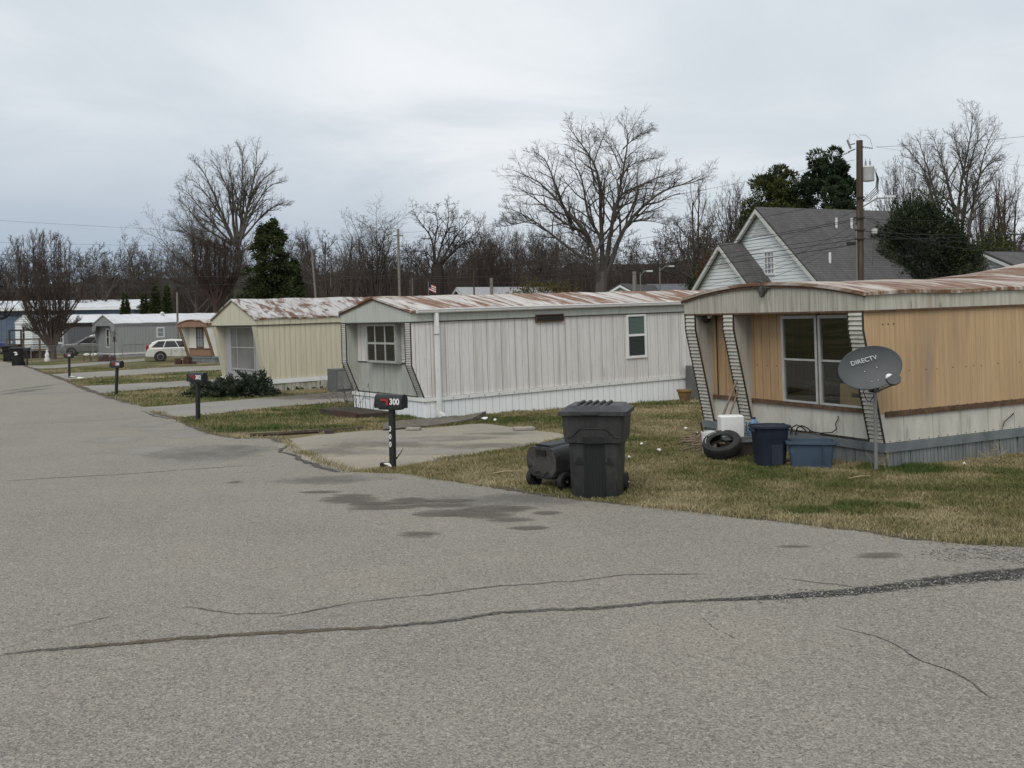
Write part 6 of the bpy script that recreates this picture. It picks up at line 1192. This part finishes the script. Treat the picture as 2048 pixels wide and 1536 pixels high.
# ---------------------------------------------------------------- grass blades
def blades(n, x0, x1, y0, y1, dens_fn, hh, ww, name, label, extra=None):
    x = rng.uniform(x0, x1, n); y = rng.uniform(y0, y1, n); k = (np.abs(x/y-.0) < .56) & (rng.random(n) < dens_fn(y)); x, y = x[k], y[k]
    jx, jy = x+rng.normal(0, .05, n_c := len(x)), y+rng.normal(0, .05, len(x)); bad = inpoly(jx, jy, ROAD)
    for P in DR: bad |= inpoly(jx, jy, P)
    for T in (T1, T2, T3):
        b = T.base; c, s_ = math.cos(R(T.phi)), math.sin(R(T.phi)); lx = (x-b.x)*c+(y-b.y)*s_; ly = -(x-b.x)*s_+(y-b.y)*c; bad |= (lx > .0) & (lx < T.L) & (ly > .0) & (ly < T.W)
    x, y = x[~bad], y[~bad]; nb_ = len(x)
    if extra is not None: x = np.concatenate([x, extra[0]]); y = np.concatenate([y, extra[1]])
    n = len(x); dry = dryness(x, y); lush = np.clip((fbm(x*.35+5, y*.8, 77, 3)-.62)*6, 0, 1)
    c_ = G(1680, 1022); lush = np.maximum(lush, np.clip(1.5-((x-c_.x)/.95)**2-((y-c_.y)/.3)**2+(fbm(x*3, y*3, 55, 3)-.5)*3, 0, 1)*.8)
    ti = np.clip(dry*.78*(1-.85*lush)+.12*(1-lush)+rng.normal(0, .2, n)*(1-.6*lush), 0, 1); h = hh*rng.uniform(.35, 1.2, n)*(1+.55*lush)*np.clip(.2+1.5*fbm(x*3.2, y*3.2, 31, 3), .3, 1.6); h[nb_:] *= 1.5; ti[nb_:] = np.clip(ti[nb_:]*.6+.45, 0, 1); w = ww*(1+y/22)*rng.uniform(.6, 1.3, n)
    a = rng.uniform(0, 2*PI, n); l = rng.uniform(.2, 1.3, n)*h; la = rng.uniform(0, 2*PI, n); z = -.0026*(np.clip(y, 15, 85)-15)
    ox, oy = np.cos(a)*w*.5, np.sin(a)*w*.5; lx, ly = np.cos(la)*l, np.sin(la)*l
    V = np.stack([np.stack([x-ox, y-oy, z-.004], -1), np.stack([x+ox, y+oy, z-.004], -1), np.stack([x+ox*.8+lx*.4, y+oy*.8+ly*.4, z+h*.6], -1), np.stack([x-ox*.8+lx*.4, y-oy*.8+ly*.4, z+h*.6], -1), np.stack([x+lx, y+ly, z+h], -1)], 1).reshape(-1, 3)
    b_ = np.arange(n)*5; Fc = np.concatenate([np.stack([b_, b_+1, b_+2, b_+3], -1), np.stack([b_+3, b_+2, b_+4, b_+4], -1)])
    # the tip is a triangle: build it as its own faces
    me = bpy.data.meshes.new(name); q = np.stack([b_, b_+1, b_+2, b_+3], -1); tr = np.stack([b_+3, b_+2, b_+4], -1); me.vertices.add(len(V)); me.vertices.foreach_set('co', V.astype(np.float32).ravel())
    li = np.concatenate([q.ravel(), tr.ravel()]).astype(np.int32); me.loops.add(len(li)); me.loops.foreach_set('vertex_index', li); st = np.concatenate([np.arange(n)*4, 4*n+np.arange(n)*3]).astype(np.int32); me.polygons.add(2*n); me.polygons.foreach_set('loop_start', st)
    at_ = me.attributes.new('tint', 'FLOAT', 'POINT'); at_.data.foreach_set('value', np.repeat(ti, 5).astype(np.float32)); me.update(calc_edges=True); me.materials.append(m['blade'])
    o = bpy.data.objects.new(name, me); COL.objects.link(o); tag(o, label, 'grass', kind='stuff'); return n
ep = resample([E[0]+Vector((2, -1.4, 0))]+E[:22], .02, .1, 0, False); ex = np.array([p.x for p in ep]); ey = np.array([p.y for p in ep]); kk = np.repeat(np.arange(len(ep)), 9); cl_ = fbm(kk*.035, kk*0+2., 8, 3) > rng.uniform(.25, .7, len(kk)); kk = kk[cl_]
edge_pts = (ex[kk]+rng.normal(.02, .07, len(kk)), ey[kk]+rng.normal(.02, .07, len(kk)))
blades(2300000, -4, 14, 9.4, 26, lambda y: np.clip((12/y)**1.6, 0, 1), .05, .0042, 'grass', 'short mixed green and straw grass on the near lawn', edge_pts)
blades(900000, -28, 16, 22, 60, lambda y: np.clip((24/y)**2, 0, 1), .06, .006, 'grass', 'short patchy grass on the far lawns')

# grit on the road
V = []; Fc = []
for i in range(900):
    py = 1536-rng.random()**.7*560; q = G(rng.uniform(-20, 2070), py)
    if not inpoly(np.array([q.x]), np.array([q.y]), ROAD)[0]: continue
    r_ = rng.uniform(.0025, .007); a = rng.uniform(0, 6.3); e = rng.uniform(.5, 2.2); c, s_ = math.cos(a)*r_*e, math.sin(a)*r_*e; k = len(V)
    V += [(q.x-c, q.y-s_, q.z+.009), (q.x+s_/e, q.y-c/e, q.z+.008+r_*.5), (q.x+c, q.y+s_, q.z+.009), (q.x-s_/e, q.y+c/e, q.z+.008)]; Fc += [(k, k+1, k+2, k+3)]
tag(np_mesh('grit', V, Fc, m['wood']), 'scattered grit and leaf crumbs on the road', 'grit', kind='stuff')
# ---------------------------------------------------------------- sky, sun, camera
w = bpy.data.worlds.new('World'); S.world = w; w.use_nodes = True; nt = w.node_tree; bg = nt.nodes['Background']
EL, AZ = 52, 196
sk = nt.nodes.new('ShaderNodeTexSky'); sk.sky_type = 'NISHITA'; sk.sun_disc = False; sk.sun_elevation = R(EL); sk.sun_rotation = R(AZ); sk.air_density = 2; sk.dust_density = 4
def node(t_, ins={}, **k):
    x = nt.nodes.new(t_)
    for a, b in k.items(): setattr(x, a, b)
    for a, b in ins.items():
        if hasattr(b, 'links'): nt.links.new(b, x.inputs[a])
        else: x.inputs[a].default_value = b
    return x
tc = nt.nodes.new('ShaderNodeTexCoord'); sp_ = node('ShaderNodeSeparateXYZ', {0: tc.outputs['Generated']}); X_, Y_, Z_ = sp_.outputs
mt = lambda op, a, b=0., cl=False: node('ShaderNodeMath', {0: a, 1: b}, operation=op, use_clamp=cl).outputs[0]
zd = mt('ADD', mt('MAXIMUM', Z_, 0.), .16); cv = node('ShaderNodeCombineXYZ', {0: mt('DIVIDE', X_, zd), 1: mt('DIVIDE', Y_, zd), 2: 0.}).outputs[0]
n1 = node('ShaderNodeTexNoise', {'Vector': cv, 'Scale': .85, 'Detail': 7., 'Roughness': .56, 'Distortion': .5}).outputs['Fac']; n2 = node('ShaderNodeTexNoise', {'Vector': node('ShaderNodeMapping', {0: cv, 'Location': (3.1, 7.7, 0), 'Scale': (.55, 1.25, 1)}).outputs[0], 'Scale': 1.1, 'Detail': 8., 'Roughness': .6}).outputs['Fac']
mr = lambda v_, a, b, c=0., d=1.: node('ShaderNodeMapRange', {0: v_, 1: a, 2: b, 3: c, 4: d}, clamp=True, interpolation_type='SMOOTHSTEP').outputs[0]
mx = lambda f, a, b: node('ShaderNodeMix', {0: f, 6: a, 7: b}, data_type='RGBA').outputs[2]
K = .85/.09
cc = lambda *c: tuple(v_*K for v_ in c)+(1,)
base_c = mx(mr(n1, .34, .66), cc(.525, .572, .62), cc(.63, .668, .708)); base_c = mx(mt('MULTIPLY', mr(n2, .48, .74), .45), base_c, cc(.5, .55, .605))
low = mr(Z_, .03, .23, 1., 0.); leftw = mr(X_, -.4, .25, 1., .15)
base_c = mx(mt('MULTIPLY', mt('MULTIPLY', low, leftw), .9), base_c, cc(.285, .355, .45))
spot = mr(mt('ADD', mt('POWER', mt('SUBTRACT', X_, -.03), 2.), mt('POWER', mt('MULTIPLY', mt('SUBTRACT', Z_, .22), 1.4), 2.)), .0, .045, 1., 0.); base_c = mx(mt('MULTIPLY', spot, mr(n1, .35, .6, .1, .6)), base_c, cc(.79, .8, .82))
nt.links.new(mx(.96, sk.outputs[0], base_c), bg.inputs['Color']); bg.inputs['Strength'].default_value = .09
sl = bpy.data.lights.new('sun', 'SUN'); sl.energy = 1.15; sl.angle = R(35); sl.color = (1, .965, .91); so = bpy.data.objects.new('sun', sl); COL.objects.link(so)
sd_ = Vector((math.sin(R(AZ))*math.cos(R(EL)), math.cos(R(AZ))*math.cos(R(EL)), math.sin(R(EL)))); so.rotation_euler = sd_.to_track_quat('Z', 'Y').to_euler(); so.location = (0, 0, 60)
cam = bpy.data.cameras.new('camera'); co = bpy.data.objects.new('camera', cam); COL.objects.link(co); S.camera = co
co.location = (0, 0, H); co.rotation_euler = (Matrix.Rotation(R(90), 4, 'X') @ Matrix.Rotation(-ROLL, 4, 'Z')).to_euler(); cam.sensor_width = 36; cam.lens = F/2048*36; cam.shift_x = 0; cam.shift_y = -(768-CY)/2048; cam.clip_end = 5000; cam.clip_start = .05
S.view_settings.view_transform = 'Standard'; S.view_settings.look = 'None'; S.view_settings.exposure = .56; S.view_settings.gamma = 1
S.cycles.use_denoising = True
S.cycles.transparent_max_bounces = 16; S.cycles.max_bounces = 5
